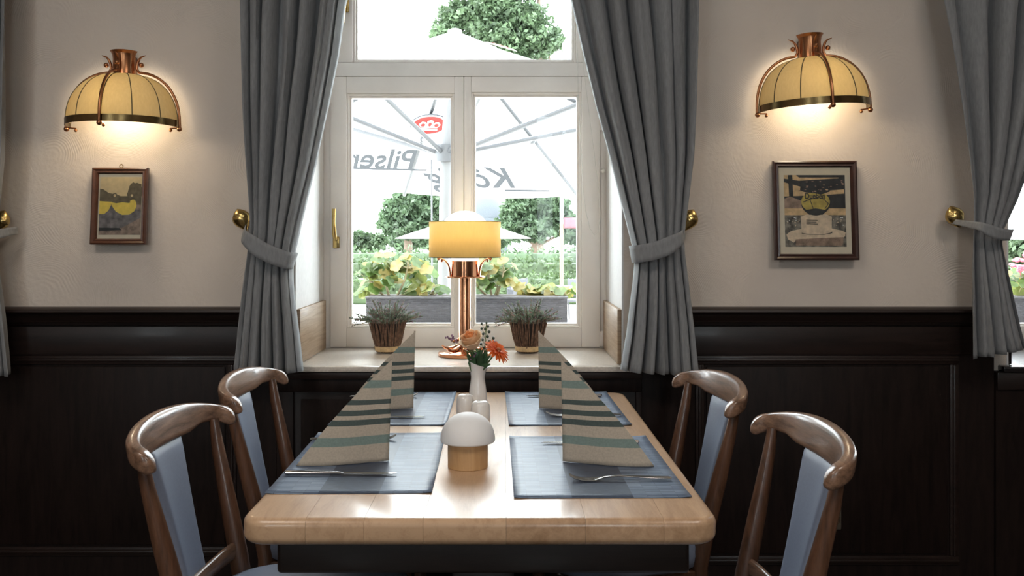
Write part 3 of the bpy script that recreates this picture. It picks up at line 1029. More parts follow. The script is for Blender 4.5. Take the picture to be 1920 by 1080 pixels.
# ================================================================ CHAIRS
def chair_parts(root):
    # top rail: swept section following a C-shaped plan, thick rounded ends turned forward
    pts, rad = [], []
    N = 64
    ctrl = [(-1.0, 0.004, -0.216), (-0.90, -0.018, -0.213), (-0.80, -0.038, -0.200), (-0.68, -0.054, -0.173), (-0.48, -0.067, -0.124), (-0.24, -0.075, -0.060), (0.0, -0.077, 0.0)]
    ctrl = ctrl + [(-a_, x_, -y_) for a_, x_, y_ in ctrl[-2::-1]]

    def cat(s_):
        for k in range(len(ctrl) - 1):
            if s_ <= ctrl[k + 1][0] + 1e-9:
                p0 = ctrl[max(k - 1, 0)]; p1 = ctrl[k]; p2 = ctrl[k + 1]; p3 = ctrl[min(k + 2, len(ctrl) - 1)]
                q = (s_ - p1[0]) / (p2[0] - p1[0])
                out = []
                for d_ in (1, 2):
                    m1 = (p2[d_] - p0[d_]) / (p2[0] - p0[0]) * (p2[0] - p1[0])
                    m2 = (p3[d_] - p1[d_]) / (p3[0] - p1[0]) * (p2[0] - p1[0])
                    out.append((2 * q ** 3 - 3 * q ** 2 + 1) * p1[d_] + (q ** 3 - 2 * q ** 2 + q) * m1 + (-2 * q ** 3 + 3 * q ** 2) * p2[d_] + (q ** 3 - q ** 2) * m2)
                return out
    bm = B()
    rings = []
    SEG = 20
    for i in range(N + 1):
        s_ = math.sin(PI / 2 * (-1 + 2 * i / N)) * 0.75 + 0.25 * (-1 + 2 * i / N)
        if abs(abs(s_) - 1) < 1e-6: s_ = math.copysign(0.9995, s_)
        x_, y_ = cat(s_)
        xa, ya = cat(max(-1, s_ - 0.02)); xb, yb = cat(min(1, s_ + 0.02))
        d_ = Vector((xb - xa, yb - ya, 0)).normalized()
        nrm = Vector((-d_.y, d_.x, 0))                    # sideways
        a_ = abs(s_)
        top = 0.867 - 0.036 * a_ ** 2.2
        # lower edge: ogee step, deeper in the middle where the pad meets the rail
        bot = 0.800 + (0.010 * min(1, max(0, (a_ - 0.42) / 0.16))) - 0.022 * max(0, (a_ - 0.72) / 0.28) ** 1.3
        hh = (top - bot) / 2
        zc = (top + bot) / 2
        th = 0.0115 + 0.0035 * a_ ** 2.5
        endf = 1.0
        if a_ > 0.90:
            endf = math.sqrt(max(0.0, 1 - ((a_ - 0.90) / 0.10) ** 2)) * 0.97 + 0.03
        ring = []
        for k in range(SEG):
            t_ = 2 * PI * k / SEG
            cs, sn = math.cos(t_), math.sin(t_)
            e_ = 0.48
            u_ = math.copysign(abs(cs) ** e_, cs) * th * endf
            v_ = math.copysign(abs(sn) ** e_, sn) * hh * endf
            tilt = -0.16 * v_ - 0.0 
            p_ = Vector((x_, y_, zc + v_)) + nrm * u_ + Vector((tilt, 0, 0))
            ring.append(bm.verts.new(p_))
        rings.append(ring)
    for A, C in zip(rings, rings[1:]):
        for k in range(SEG):
            bm.faces.new((A[k], A[(k + 1) % SEG], C[(k + 1) % SEG], C[k]))
    bm.faces.new(rings[0]); bm.faces.new(rings[-1][::-1])
    obj('top_rail', bm, M['rail_wood'], root, angle=60)
    for s_ in (-1, 1):
        bm = B()
        tube(bm, [(-0.034, 0.184 * s_, 0.815), (-0.025, 0.181 * s_, 0.76), (0.002, 0.171 * s_, 0.64), (0.030, 0.160 * s_, 0.52), (0.046, 0.156 * s_, 0.43), (0.042, 0.158 * s_, 0.30), (0.012, 0.165 * s_, 0.12), (-0.030, 0.172 * s_, 0.0)],
             [(0.0105, 0.010), (0.0135, 0.0125), (0.0185, 0.017), (0.021, 0.019), (0.021, 0.019), (0.020, 0.018), (0.017, 0.016), (0.014, 0.014)], 14, up=(0, 1, 0))
        obj('back_post', bm, M['chair_wood'], root, angle=60)
        bm = B()
        tube(bm, [(0.385, 0.165 * s_, 0.42), (0.390, 0.167 * s_, 0.2), (0.395, 0.17 * s_, 0.0)], [0.019, 0.017, 0.013], 14)
        obj('front_leg', bm, M['chair_wood'], root, angle=60)
        obj('side_rail', bx(0.05, 0.37, 0.158 * s_ - 0.012, 0.158 * s_ + 0.012, 0.375, 0.425, 0.004), M['chair_wood'], root)
    # padded back splat, waisted
    def pad(u, v_, side):
        z_ = lerp(0.512, 0.808, v_)
        wv = 0.052 + 0.036 * max(0, v_ - 0.15) ** 1.5
        c_ = (u - 0.5) * 2
        y_ = wv * c_
        arc = -0.083 + 0.068 * (1 - v_) ** 1.0
        x_ = arc + 0.010 * c_ * c_
        edge = max(0.0, 1 - abs(c_) ** 8) * max(0.0, 1 - abs(2 * v_ - 1) ** 16)
        x_ += side * (0.004 + 0.0105 * edge ** 0.5)
        return Vector((x_, y_, z_))
    bm = B()
    grid(bm, 18, 24, lambda u, v_: pad(u, v_, 1))
    grid(bm, 18, 24, lambda u, v_: pad(u, v_, -1))
    # close the rim
    be = [e_ for e_ in bm.edges if e_.is_boundary]
    bmesh.ops.bridge_loops(bm, edges=be)
    obj('back_pad', bm, M['vinyl'], root, angle=70)
    # curved lower back rail
    bm = B()
    lp = [(0.026, -0.158, 0.536), (0.010, -0.12, 0.528), (0.000, -0.065, 0.522), (-0.003, 0, 0.520), (0.000, 0.065, 0.522), (0.010, 0.12, 0.528), (0.026, 0.158, 0.536)]
    tube(bm, lp, [(0.010, 0.019)] * 7, 14, up=(0, 0, 1))
    obj('lower_rail', bm, M['rail_wood'], root, angle=60)
    # seat: D-shaped cushion
    def outline(sc_):
        pts_ = []
        for k in range(48):
            t_ = 2 * PI * k / 48
            cs, sn = math.cos(t_), math.sin(t_)
            e_ = 0.62 if cs < 0 else 0.80
            pts_.append((0.225 + 0.215 * sc_ * math.copysign(abs(cs) ** e_, cs), 0.222 * sc_ * math.copysign(abs(sn) ** 0.72, sn) * (1.0 if cs > 0 else 0.93)))
        return pts_
    bm = B()
    rs = []
    for sc_, z_ in ((0.93, 0.4255), (0.985, 0.434), (1.0, 0.458), (0.990, 0.480), (0.95, 0.494), (0.82, 0.503), (0.5, 0.509), (0.2, 0.510)):
        rs.append([bm.verts.new((x_, y_, z_)) for x_, y_ in outline(sc_)])
    for A, C in zip(rs, rs[1:]):
        for k in range(48):
            bm.faces.new((A[k], A[(k + 1) % 48], C[(k + 1) % 48], C[k]))
    bm.faces.new(rs[0][::-1]); bm.faces.new(rs[-1])
    obj('seat', bm, M['vinyl'], root, angle=60)
    obj('front_rail', bx(0.365, 0.39, -0.15, 0.15, 0.375, 0.425, 0.004), M['chair_wood'], root)
    obj('rear_rail', bx(0.035, 0.058, -0.165, 0.165, 0.375, 0.425, 0.004), M['chair_wood'], root)


GC = 'wooden restaurant chairs around the table'
ch1 = thing('dining_chair', 'brown wooden chair with blue-grey back pad, front left of the table', 'chair', (-0.621, 1.845, 0), math.radians(-2), GC)
chair_parts(ch1)
for lab, x, y, rz in (('brown wooden chair at the back left of the table, by the left curtain', -0.630, 2.40, math.radians(-1)),
                      ('brown wooden chair at the front right of the table, nearest the wall socket', 0.533, 1.745, PI + math.radians(1)),
                      ('brown wooden chair at the back right of the table, below the right curtain', 0.492, 2.345, PI + math.radians(6))):
    c = copy_tree(ch1)
    c.location = (x, y, 0); c.rotation_euler = (0, 0, rz)
    c['label'] = lab

# ================================================================ ON THE TABLE
def place_mat(x0, x1, y0, y1, rz, label):
    bm = B()
    hx, hy = (x1 - x0) / 2, (y1 - y0) / 2
    def f(u, v_):
        lift = 0.0012 * max(0, abs(2 * u - 1) - 0.85) * max(0, abs(2 * v_ - 1) - 0.8) * 60
        return Vector((lerp(-hx, hx, u), lerp(-hy, hy, v_), 0.001 + lift))
    grid(bm, 20, 20, f)
    o = obj('place_mat', bm, M['mat'])
    o.location = ((x0 + x1) / 2, (y0 + y1) / 2, TT)
    o.rotation_euler = (0, 0, rz)
    solid(o, 0.0012)
    return tag(o, label, 'place mat', 'blue-grey woven place mats')


place_mat(-0.447, -0.140, 1.683, 2.200, math.radians(0.8), 'woven blue-grey place mat at the front left of the table')
place_mat(-0.446, -0.149, 2.287, 2.780, 0, 'woven blue-grey place mat at the back left of the table')
place_mat(0.012, 0.335, 1.655, 2.163, math.radians(0.7), 'woven blue-grey place mat at the front right of the table')
place_mat(0.003, 0.312, 2.288, 2.783, math.radians(1.2), 'woven blue-grey place mat at the back right of the table')


def napkin(x, y, s_, label, h=0.205, w_=0.185, spread=0.062, rz=0.0):
    """sail-folded napkin: two flaps from a sloping fold; s_=-1 has its foot to the left"""
    bm = B()
    def flap(side):
        def f(u, v_):
            # v up the vertical edge, u from the vertical edge (0) towards the sloping fold (1)
            top = Vector((0, 0, h))
            foot = Vector((s_ * w_, -0.105, 0))
            edge_b = Vector((0 if side < 0 else s_ * 0.03, side * spread, 0))
            edge_t = Vector((0 if side < 0 else s_ * 0.004, side * 0.004, h))
            a_ = edge_b.lerp(edge_t, v_)
            f_ = foot.lerp(top, v_)
            p_ = a_.lerp(f_, u)
            # round the fold: bulge sideways near the fold, bigger near the foot
            q = u
            bul = 0.020 * (1 - v_) * math.sin(PI * min(1.0, q)) ** 1.0
            p_.y += side * bul * (0.35 + 0.65 * q)
            # slight bow of the sloping fold
            p_.x += s_ * 0.010 * math.sin(PI * v_) * q
            p_.z += 0.0005
            return p_
        grid(bm, 16, 24, f, lambda u, v_: (u, min(0.999, v_ * (1 - 0.02 * u) + 0.015 * u)))
    flap(-1); flap(1)
    bmesh.ops.remove_doubles(bm, verts=bm.verts[:], dist=1e-5)
    o = obj('napkin', bm, M['napkin'], angle=60)
    o.location = (x, y, TT + 0.002)
    o.rotation_euler = (0, 0, rz)
    solid(o, 0.0012)
    return tag(o, label, 'napkin', 'striped napkins folded like sails')


napkin(-0.246, 1.986, -1, 'beige napkin with teal stripes standing on the front left mat', rz=0.0)
napkin(-0.254, 2.575, -1, 'beige napkin with teal stripes standing on the back left mat')
napkin(0.120, 1.980, 1, 'beige napkin with teal stripes standing on the front right mat', rz=0.0)
napkin(0.092, 2.575, 1, 'beige napkin with teal stripes standing on the back right mat')


def knife(x, y, rz, label):
    t_ = thing('table_knife', label, 'knife', (x, y, TT + 0.003), rz, 'steel table knives')
    bm = B()
    tube(bm, [(-0.105, 0, 0.004), (-0.102, 0, 0.004), (-0.06, 0, 0.0042), (0.0, 0, 0.0035), (0.012, 0, 0.003)], [(0.002, 0.002), (0.0065, 0.0042), (0.006, 0.0042), (0.0045, 0.0035), (0.004, 0.002)], 12, up=(0, 0, 1))
    obj('handle', bm, M['steel'], t_)
    bm = B()
    prof = [(0.008, -0.0035), (0.03, -0.0055), (0.08, -0.0095), (0.108, -0.006), (0.118, 0.001), (0.110, 0.005), (0.06, 0.0062), (0.008, 0.004)]
    A = [bm.verts.new((a_, c_, 0.0022)) for a_, c_ in prof]; C = [bm.verts.new((a_, c_, 0.0034)) for a_, c_ in prof]
    bm.faces.new(A[::-1]); bm.faces.new(C)
    for i in range(len(prof)):
        bm.faces.new((A[i], A[(i + 1) % 8], C[(i + 1) % 8], C[i]))
    obj('blade', bm, M['steel'], t_)
    return t_


def fork(x, y, rz, label):
    t_ = thing('table_fork', label, 'fork', (x, y, TT + 0.003), rz, 'steel table forks')
    bm = B()
    tube(bm, [(-0.102, 0, 0.004), (-0.098, 0, 0.004), (-0.05, 0, 0.0055), (0.0, 0, 0.0085), (0.028, 0, 0.006), (0.05, 0, 0.001)],
         [(0.005, 0.001), (0.0072, 0.0022), (0.0058, 0.0022), (0.0034, 0.0020), (0.005, 0.0016), (0.0105, 0.0012)], 12, up=(0, 0, 1))
    obj('handle', bm, M['steel'], t_)
    bm = B()
    for q in (-1.5, -0.5, 0.5, 1.5):
        tube(bm, [(0.046, q * 0.0056, 0.0012), (0.066, q * 0.0058, 0.0012), (0.084, q * 0.0056, 0.005), (0.096, q * 0.0054, 0.0112)], [0.0022, 0.0017, 0.0014, 0.0007], 8)
    obj('tines', bm, M['steel'], t_)
    return t_


# guests on the left face +X: knife on the camera side; guests on the right face -X: fork on the camera side
def table_at(px, py, z=TT + 0.004):
    Y = (CAMZ - z) * F / (py - HY)
    return (px - CX) / F * Y, Y
x, y = table_at(633, 889); knife(x, y, 0.0, 'steel knife in front of the front left napkin')
x, y = table_at(665, 824); fork(x, y, 0.05, 'steel fork behind the front left napkin')
x, y = table_at(712, 782); knife(x, y, 0.0, 'steel knife in front of the back left napkin')
x, y = table_at(722, 744); fork(x, y, 0.05, 'steel fork behind the back left napkin')
x, y = table_at(1160, 899); fork(x, y, PI + 0.03, 'steel fork in front of the front right napkin')
x, y = table_at(1112, 831); knife(x, y, PI, 'steel knife behind the front right napkin, its bright blade showing')
x, y = table_at(1092, 779); fork(x, y, PI, 'steel fork in front of the back right napkin')
x, y = table_at(1062, 743); knife(x, y, PI, 'steel knife behind the back right napkin')

# mushroom lamp
t_ = thing('mushroom_lamp', 'small cordless lamp with white dome and round wooden base', 'lamp', (-0.078, 1.885, TT))
bm = B(); lathe(bm, [(0, 0), (0.0405, 0), (0.0415, 0.001), (0.0415, 0.060), (0, 0.060)], 48); obj('base', bm, M['lamp_base'], t_)
bm = B()
prof = [(0.0425, 0.0535), (0.0545, 0.0525), (0.0562, 0.054)]
for i in range(0, 13):
    a_ = PI / 2 * i / 12
    prof.append((0.0565 * math.cos(a_) ** 0.92 if i < 12 else 0, 0.056 + 0.0555 * math.sin(a_)))
lathe(bm, prof, 48); obj('dome_shade', bm, M['lamp_white'], t_, angle=50)

# shakers
for px, Y, h, r_, lab in ((901, 2.30, 0.062, 0.0248, 'white porcelain shaker right behind the mushroom lamp, nearer of the pair'),
                          (872, 2.41, 0.060, 0.0235, 'white porcelain shaker, farther of the pair, left of the vase')):
    t_ = thing('shaker', lab, 'shaker', ((px - CX) / F * Y, Y, TT), 0, 'salt and pepper shakers')
    bm = B()
    prof = [(0, 0), (r_ - 0.001, 0), (r_, 0.002), (r_ * 0.985, h * 0.55), (r_ * 0.93, h * 0.80), (r_ * 0.80, h * 0.92), (r_ * 0.55, h * 0.98), (0, h)]
    lathe(bm, prof, 32); obj('body', bm, M['porcelain'], t_, angle=50)
    bm = B()
    for k in range(3):
        ball(bm, (0.006 * math.cos(k * 2.1), 0.006 * math.sin(k * 2.1), h * 0.993), 0.0012, 6, (1, 1, 0.4))
    obj('pour_holes', bm, M['outlet_dark'], t_)

# vase with a slanting mouth
VX, VY = (896 - CX) / F * 2.50, 2.50
t_ = thing('flower_vase', 'white waisted porcelain vase with a slanting mouth holding flowers', 'vase', (VX, VY, TT))
bm = B()
outer = [(0, 0), (0.024, 0), (0.0255, 0.002), (0.0262, 0.015), (0.0250, 0.04), (0.0220, 0.065), (0.0192, 0.084), (0.0190, 0.092), (0.0212, 0.106), (0.0245, 0.120), (0.0272, 0.128)]
inner = [(0.0252, 0.128), (0.0226, 0.119), (0.0190, 0.106), (0.0170, 0.092), (0.0170, 0.08), (0, 0.06)]
lathe(bm, outer + inner, 40)
for v_ in bm.verts:
    if v_.co.z > 0.092:
        k = (v_.co.z - 0.092) / 0.036
        v_.co.z += k * (-0.36 * v_.co.x - 0.002)
obj('vase_body', bm, M['porcelain'], t_, angle=50)


def FP(px, py, Y):
    return P(px, py, Y) - Vector((VX, VY, TT))


def at_vase(name, label, cat, group=None):
    return thing(name, label, cat, (VX, VY, TT), 0, group)


# rose
t_ = at_vase('rose', 'peach rose with an orange heart in the white vase', 'flower')
c0 = FP(884, 640, 2.47)
rax = Vector((-0.30, -0.42, 0.86)).normalized()
RQ = rax.to_track_quat('Z', 'Y').to_matrix()


def petal(az, r_, z0, z1, wid, flare, roll):
    """cupped petal: az where it sits, r_ its radius at the belly, flare outwards at the lip"""
    bm = B()
    def f(u, v_):
        c_ = (u - 0.5) * 2
        a_ = az + c_ * wid * 0.5 * math.sin(PI * (0.16 + 0.60 * v_)) ** 0.6
        rr = r_ * math.sin(PI * (0.06 + 0.50 * min(1, v_ * 1.12))) ** 0.75 + flare * v_ ** 4 - 0.003 * abs(c_) * v_
        z_ = z0 + (z1 - z0) * v_ - roll * v_ ** 5 - 0.006 * c_ * c_ * v_ ** 2
        return c0 + RQ @ Vector((rr * math.cos(a_), rr * math.sin(a_), z_))
    grid(bm, 10, 10, f)
    return bm
for cnt, r_, z0, z1, wid, flare, roll, off, mk in ((5, 0.0270, -0.024, 0.018, 1.75, 0.009, 0.006, 0.2, 'rose_out'), (5, 0.0225, -0.022, 0.024, 1.8, 0.004, 0.003, 0.85, 'rose'),
                                                   (4, 0.0170, -0.020, 0.026, 2.1, 0.002, 0.001, 0.4, 'rose'), (4, 0.0110, -0.018, 0.027, 2.3, 0.001, 0.0, 1.0, 'rose_in'), (3, 0.0055, -0.016, 0.027, 2.7, 0.0, 0.0, 0.3, 'rose_in')):
    for k in range(cnt):
        o = obj('petal', petal(off + 2 * PI * k / cnt + random.uniform(-.12, .12), r_ * random.uniform(0.95, 1.05), z0, z1 * random.uniform(0.9, 1.1), wid, flare, roll), M[mk], t_, angle=80)
        solid(o, 0.0007)
bm = B(); tube(bm, [c0 + Vector((0, 0, -0.024)), FP(892, 680, 2.5), Vector((0.0, 0, 0.075))], 0.0022, 8); obj('stem', bm, M['stem'], t_)
bm = B()
for i in range(5):
    a_ = i * 1.256
    tube(bm, [c0 + Vector((0, 0, -0.026)), c0 + Vector((0.013 * math.cos(a_), 0.013 * math.sin(a_), -0.028)), c0 + Vector((0.026 * math.cos(a_), 0.026 * math.sin(a_), -0.022))], [0.003, (0.004, 0.001), 0.0006], 6, up=(0, 0, 1))
obj('sepals', bm, M['stem'], t_)

# gerbera: nodding to the right
t_ = at_vase('gerbera_daisy', 'orange gerbera leaning right out of the white vase', 'flower')
gc = FP(933, 657, 2.45)
axis = Vector((0.60, -0.32, 0.72)).normalized()
R = axis.to_track_quat('Z', 'Y').to_matrix()
pmesh = None
for ring, (cnt, ln, lift, w_) in enumerate(((20, 0.036, -0.002, 0.0052), (16, 0.030, 0.006, 0.0048), (14, 0.018, 0.010, 0.0034))):
    for k in range(cnt):
        a_ = 2 * PI * (k + 0.5 * ring) / cnt + random.uniform(-0.06, 0.06)
        bm = B()
        jl = ln * random.uniform(0.92, 1.06)
        def f(u, v_, a_=a_, jl=jl, lift=lift, w_=w_):
            rr = 0.004 + jl * v_
            side = (u - 0.5) * 2 * w_ * math.sin(PI * min(0.97, 0.12 + 0.80 * v_)) ** 0.7
            z_ = lift * v_ * (2 - v_) - 0.006 * v_ * v_ * (1 if lift < 0 else 0.2) + 0.0012 * (2 * u - 1) ** 2
            return gc + R @ Vector((rr * math.cos(a_) - side * math.sin(a_), rr * math.sin(a_) + side * math.cos(a_), z_))
        grid(bm, 2, 5, f)
        obj('petal', bm, M['gerbera'], t_, angle=80)
bm = B(); ball(bm, (0, 0, 0), 0.0065, 12, (1, 1, 0.5)); bmesh.ops.transform(bm, matrix=R.to_4x4(), verts=bm.verts[:]); bmesh.ops.translate(bm, verts=bm.verts[:], vec=gc + axis * 0.005)
obj('flower_eye', bm, M['gerbera_eye'], t_)
bm = B(); tube(bm, [gc - axis * 0.001, FP(924, 668, 2.48), FP(912, 684, 2.5), Vector((0.006, 0, 0.08))], 0.0022, 8); obj('stem', bm, M['stem'], t_)

# berry sprig
t_ = at_vase('berry_sprig', 'sprig of dark green berries rising above the gerbera', 'sprig')
bm = B()
main = [FP(908, 690, 2.5), FP(908, 655, 2.5), FP(911, 630, 2.5), FP(912, 607, 2.5)]
tube(bm, main, 0.0010, 6)
bps = []
for px, py in ((903, 607), (912, 605), (915, 612), (903, 616), (910, 617), (917, 622), (906, 626), (914, 631), (918, 640), (925, 634), (905, 637), (912, 645), (902, 645), (920, 648), (926, 642), (908, 652)):
    p_ = FP(px, py, 2.5 + random.uniform(-0.012, 0.012))
    bps.append(p_)
    q = FP(910, min(686, py + 10), 2.5)
    tube(bm, [q, (p_ + q) / 2 + Vector((0, 0, -0.002)), p_], 0.0006, 5)
obj('twigs', bm, M['stem'], t_)
me = None
for p_ in bps:
    if me is None:
        bm = B(); ball(bm, (0, 0, 0), 0.0040, 10); o = obj('berry', bm, M['berry'], t_); me = o.data
    else:
        o = bpy.data.objects.new('berry', me); COL.objects.link(o); o.parent = t_
    o.location = p_
    s_ = random.uniform(0.85, 1.15); o.scale = (s_, s_, s_)

# greenery
t_ = at_vase('leaf_spray', 'dark green leaves filling the mouth of the vase', 'foliage')
for k in range(34):
    base = Vector((random.uniform(-0.012, 0.012), random.uniform(-0.012, 0.008), 0.098))
    tip = FP(random.uniform(874, 924), random.uniform(645, 690), 2.5 + random.uniform(-0.04, 0.03))
    d_ = (tip - base)
    side = d_.cross(Vector((random.uniform(-.3, .3), -1, 0.3))).normalized()
    bm = B()
    wl = random.uniform(0.005, 0.009)
    def f(u, v_):
        return base + d_ * v_ + side * (u - 0.5) * 2 * wl * math.sin(PI * min(0.98, v_ ** 0.8)) + Vector((0, 0, 0.008 * math.sin(PI * v_) - 0.003 * (2 * u - 1) ** 2))
    grid(bm, 4, 7, f)
    obj('leaf', bm, M['green_leaf'], t_, angle=80)
t_ = at_vase('statice_sprig', 'thin lilac statice sprigs sticking out left of the rose', 'sprig')
for k, (a_, c_) in enumerate((((838, 632), (848, 640)), ((846, 630), (858, 640)), ((878, 622), (876, 634)), ((872, 628), (870, 640)), ((890, 664), (884, 672)), ((930, 640), (922, 650)))):
    bm = B()
    p0 = FP(a_[0], a_[1], 2.48); p1 = FP(c_[0], c_[1], 2.48)
    tube(bm, [p0, p1, FP(888, 684, 2.5), Vector((0, 0, 0.09))], 0.0007, 5)
    obj('stem', bm, M['stem_brown'], t_)
    bm = B()
    for q in range(9):
        s_ = q / 8
        ball(bm, p0.lerp(p1, s_) + Vector((random.uniform(-.003, .003), random.uniform(-.003, .003), random.uniform(-.003, .004))), random.uniform(0.0016, 0.0028), 6, (1, 1, 1.4))
    obj('florets', bm, M['lilac'], t_)

# ================================================================ ON THE SILL
SILL = 0.815
LX, LY = (872 - CX) / F * 3.11, 3.10
t_ = thing('table_lamp', 'copper table lamp with yellow drum shade on the windowsill', 'lamp', (LX, LY, SILL))
def lz(py):
    return CAMZ - (py - HY) / F * LY - SILL
bm = B(); lathe(bm, [(0, 0), (0.088, 0), (0.091, 0.002), (0.091, 0.011), (0.087, 0.014), (0.040, 0.017), (0.030, 0.024), (0, 0.024)], 48); obj('base', bm, M['copper'], t_)
bm = B(); lathe(bm, [(0.026, 0.02), (0.0205, 0.03), (0.0205, lz(520))], 32); obj('column', bm, M['copper'], t_)
bm = B(); lathe(bm, [(0.0, lz(520)), (0.067, lz(520)), (0.068, lz(519)), (0.067, lz(517.6)), (0.049, lz(517)), (0.049, lz(489)), (0.046, lz(489)), (0.046, lz(516)), (0.0, lz(516))], 48); obj('collar', bm, M['copper'], t_)
for a_ in (-0.35, PI + 0.35, PI / 2):
    bm = B()
    pr = [(0.0525, lz(518)), (0.0535, lz(510)), (0.0560, lz(502)), (0.0610, lz(495)), (0.0690, lz(489)), (0.0790, lz(485.5)), (0.0900, lz(484))]
    tube(bm, [(r_ * math.cos(a_), r_ * math.sin(a_), z_) for r_, z_ in pr], [(0.0085, 0.0032)] * 7, 12, up=(0, 0, 1))
    ball(bm, (0.093 * math.cos(a_), 0.093 * math.sin(a_), lz(485)), 0.0052, 10)
    ball(bm, (0.082 * math.cos(a_), 0.082 * math.sin(a_), lz(489)), 0.0042, 8)
    obj('bracket', bm, M['copper'], t_)
bm = B()
for k in range(3):
    a_ = -PI / 2 + (k - 1) * 2.1
    ball(bm, (0.0495 * math.cos(a_), 0.0495 * math.sin(a_), lz(493)), 0.003, 8)
obj('collar_screws', bm, M['brass'], t_)
bm = B()
for k, (a_, l0, h0) in enumerate(((PI + 0.15, 0.075, 0.020), (PI + 0.75, 0.078, 0.016), (PI * 1.5 + 0.5, 0.070, 0.018), (-0.3, 0.072, 0.018), (PI - 0.6, 0.06, 0.040))):
    pts_ = []
    for q in range(7):
        s_ = q / 6
        pts_.append(((0.022 + l0 * 0.75 * s_) * math.cos(a_), (0.022 + l0 * 0.75 * s_) * math.sin(a_), h0 + 0.016 * (1 - s_) ** 2 + 0.016 * s_ ** 3))
    tube(bm, pts_, [0.006, 0.0065, 0.0065, 0.006, 0.005, 0.0038, 0.002], 8)
obj('curled_leaves', bm, M['copper'], t_)
bm = B()
zb, ztp = lz(482), lz(415.5)
lathe(bm, [(0.121, zb), (0.1205, ztp)], 64)
o = obj('shade', bm, M['lamp_shade'], t_); solid(o, 0.0015)
bm = B()
for z_ in (zb, ztp):
    lathe(bm, [(0.1195, z_ - 0.0012), (0.1225, z_ - 0.0012), (0.1225, z_ + 0.0012), (0.1195, z_ + 0.0012), (0.1195, z_ - 0.0012)], 64)
obj('shade_rim', bm, M['seam'], t_)
bm = B()
prof = [(0.046, lz(489))]
for i in range(0, 15):
    a_ = -0.95 + (PI / 2 + 0.95) * i / 14
    prof.append((0.083 * math.cos(a_) if i < 14 else 0, lz(436) + 0.074 * math.sin(a_)))
lathe(bm, prof, 40)
obj('glass_globe', bm, M['globe'], t_, angle=60)


def bulb_light(name, parent, loc, e, r_=0.03, c=(1.0, 0.74, 0.42)):
    L = bpy.data.lights.new(name, 'POINT')
    L.energy = e
    L.color = c
    L.shadow_soft_size = r_
    o = bpy.data.objects.new(name, L)
    COL.objects.link(o)
    o.parent = parent
    o.location = loc
    return o

# heather baskets
def basket(px, label, seedv, gname):
    rnd = random.Random(seedv)
    Y = 3.185
    t_ = thing('heather_basket', label, 'plant', ((px - CX) / F * Y, Y, SILL), 0, gname)
    bm = B()
    lathe(bm, [(0, 0.004), (0.034, 0.004), (0.058, 0.104), (0, 0.100)], 20)
    obj('soil', bm, M['soil'], t_)
    bm = B()
    for k in range(95):
        a_ = 2 * PI * k / 95 + rnd.uniform(-0.04, 0.04)
        a2 = a_ + rnd.uniform(-0.16, 0.16)
        h_ = rnd.uniform(0.100, 0.124)
        r0, r1 = 0.036 + rnd.uniform(-.001, .003), 0.063 + rnd.uniform(-.004, .006)
        am = (a_ + a2) / 2 + rnd.uniform(-.05, .05)
        rm = (r0 + r1) / 2 + rnd.uniform(-.003, .003)
        tube(bm, [(r0 * math.cos(a_), r0 * math.sin(a_), 0.004), (rm * math.cos(am), rm * math.sin(am), h_ * 0.5), (r1 * math.cos(a2), r1 * math.sin(a2), h_)], [0.0017, 0.0021, 0.0012], 6)
    stuff(obj('twigs', bm, M['twig'], t_))
    bm = B(); lathe(bm, [(0.0385, 0.006), (0.0430, 0.008), (0.0445, 0.015), (0.0450, 0.022), (0.042, 0.024)], 28)
    o = obj('raffia_band', bm, M['raffia'], t_); solid(o, 0.002)
    gv, gf, pv, pf = [], [], [], []
    bm = B()
    for k in range(95):
        a_ = rnd.uniform(0, 2 * PI)
        out = rnd.uniform(0.15, 1.0) ** 0.8
        ln = rnd.uniform(0.050, 0.098)
        b0 = Vector((0.045 * out * math.cos(a_), 0.045 * out * math.sin(a_), 0.10))
        d_ = Vector((math.cos(a_) * out * 1.02, math.sin(a_) * out * 0.6, 1.05 - 0.72 * out)).normalized()
        if k < 3:
            d_ = Vector((-1.0, -0.35, -0.15 + 0.2 * k)).normalized(); ln = 0.085 - 0.01 * k; b0 = Vector((-0.04, -0.01, 0.112))
        pts_ = [b0 + d_ * ln * s_ + Vector((0, 0, -0.014 * s_ * s_ * out)) for s_ in (0, .33, .66, 1)]
        tube(bm, pts_, [0.0012, 0.001, 0.0008, 0.0004], 5)
        for q in range(46):
            s_ = rnd.uniform(0.12, 1.0)
            c_ = b0 + d_ * ln * s_ + Vector((0, 0, -0.014 * s_ * s_ * out))
            nd = Vector((rnd.uniform(-1, 1), rnd.uniform(-1, 1), rnd.uniform(-.2, 1))).normalized()
            sd = nd.cross(d_).normalized() * 0.0019
            L_ = rnd.uniform(0.008, 0.015) * (1.15 - 0.5 * s_)
            pink = rnd.random() < 0.30
            V_, F_ = (pv, pf) if pink else (gv, gf)
            if pink:
                L_ *= 0.6; sd = sd * 1.6
            i0 = len(V_)
            tip = c_ + (nd + d_ * 0.9).normalized() * L_
            V_ += [tuple(c_ - sd * 0.4), tuple(c_ + (tip - c_) * 0.5 + sd), tuple(tip), tuple(c_ + (tip - c_) * 0.5 - sd)]
            F_.append((i0, i0 + 1, i0 + 2, i0 + 3))
    obj('stems', bm, M['stem_brown'], t_)
    stuff(raw('foliage', gv, gf, M['heather_green'], t_))
    stuff(raw('blossom', pv, pf, M['heather_pink'], t_))
    return t_


basket(727, 'heather in a twig basket on the sill left of the copper lamp', 5, 'twig baskets of heather')
basket(990, 'heather in a twig basket on the sill right of the copper lamp', 9, 'twig baskets of heather')


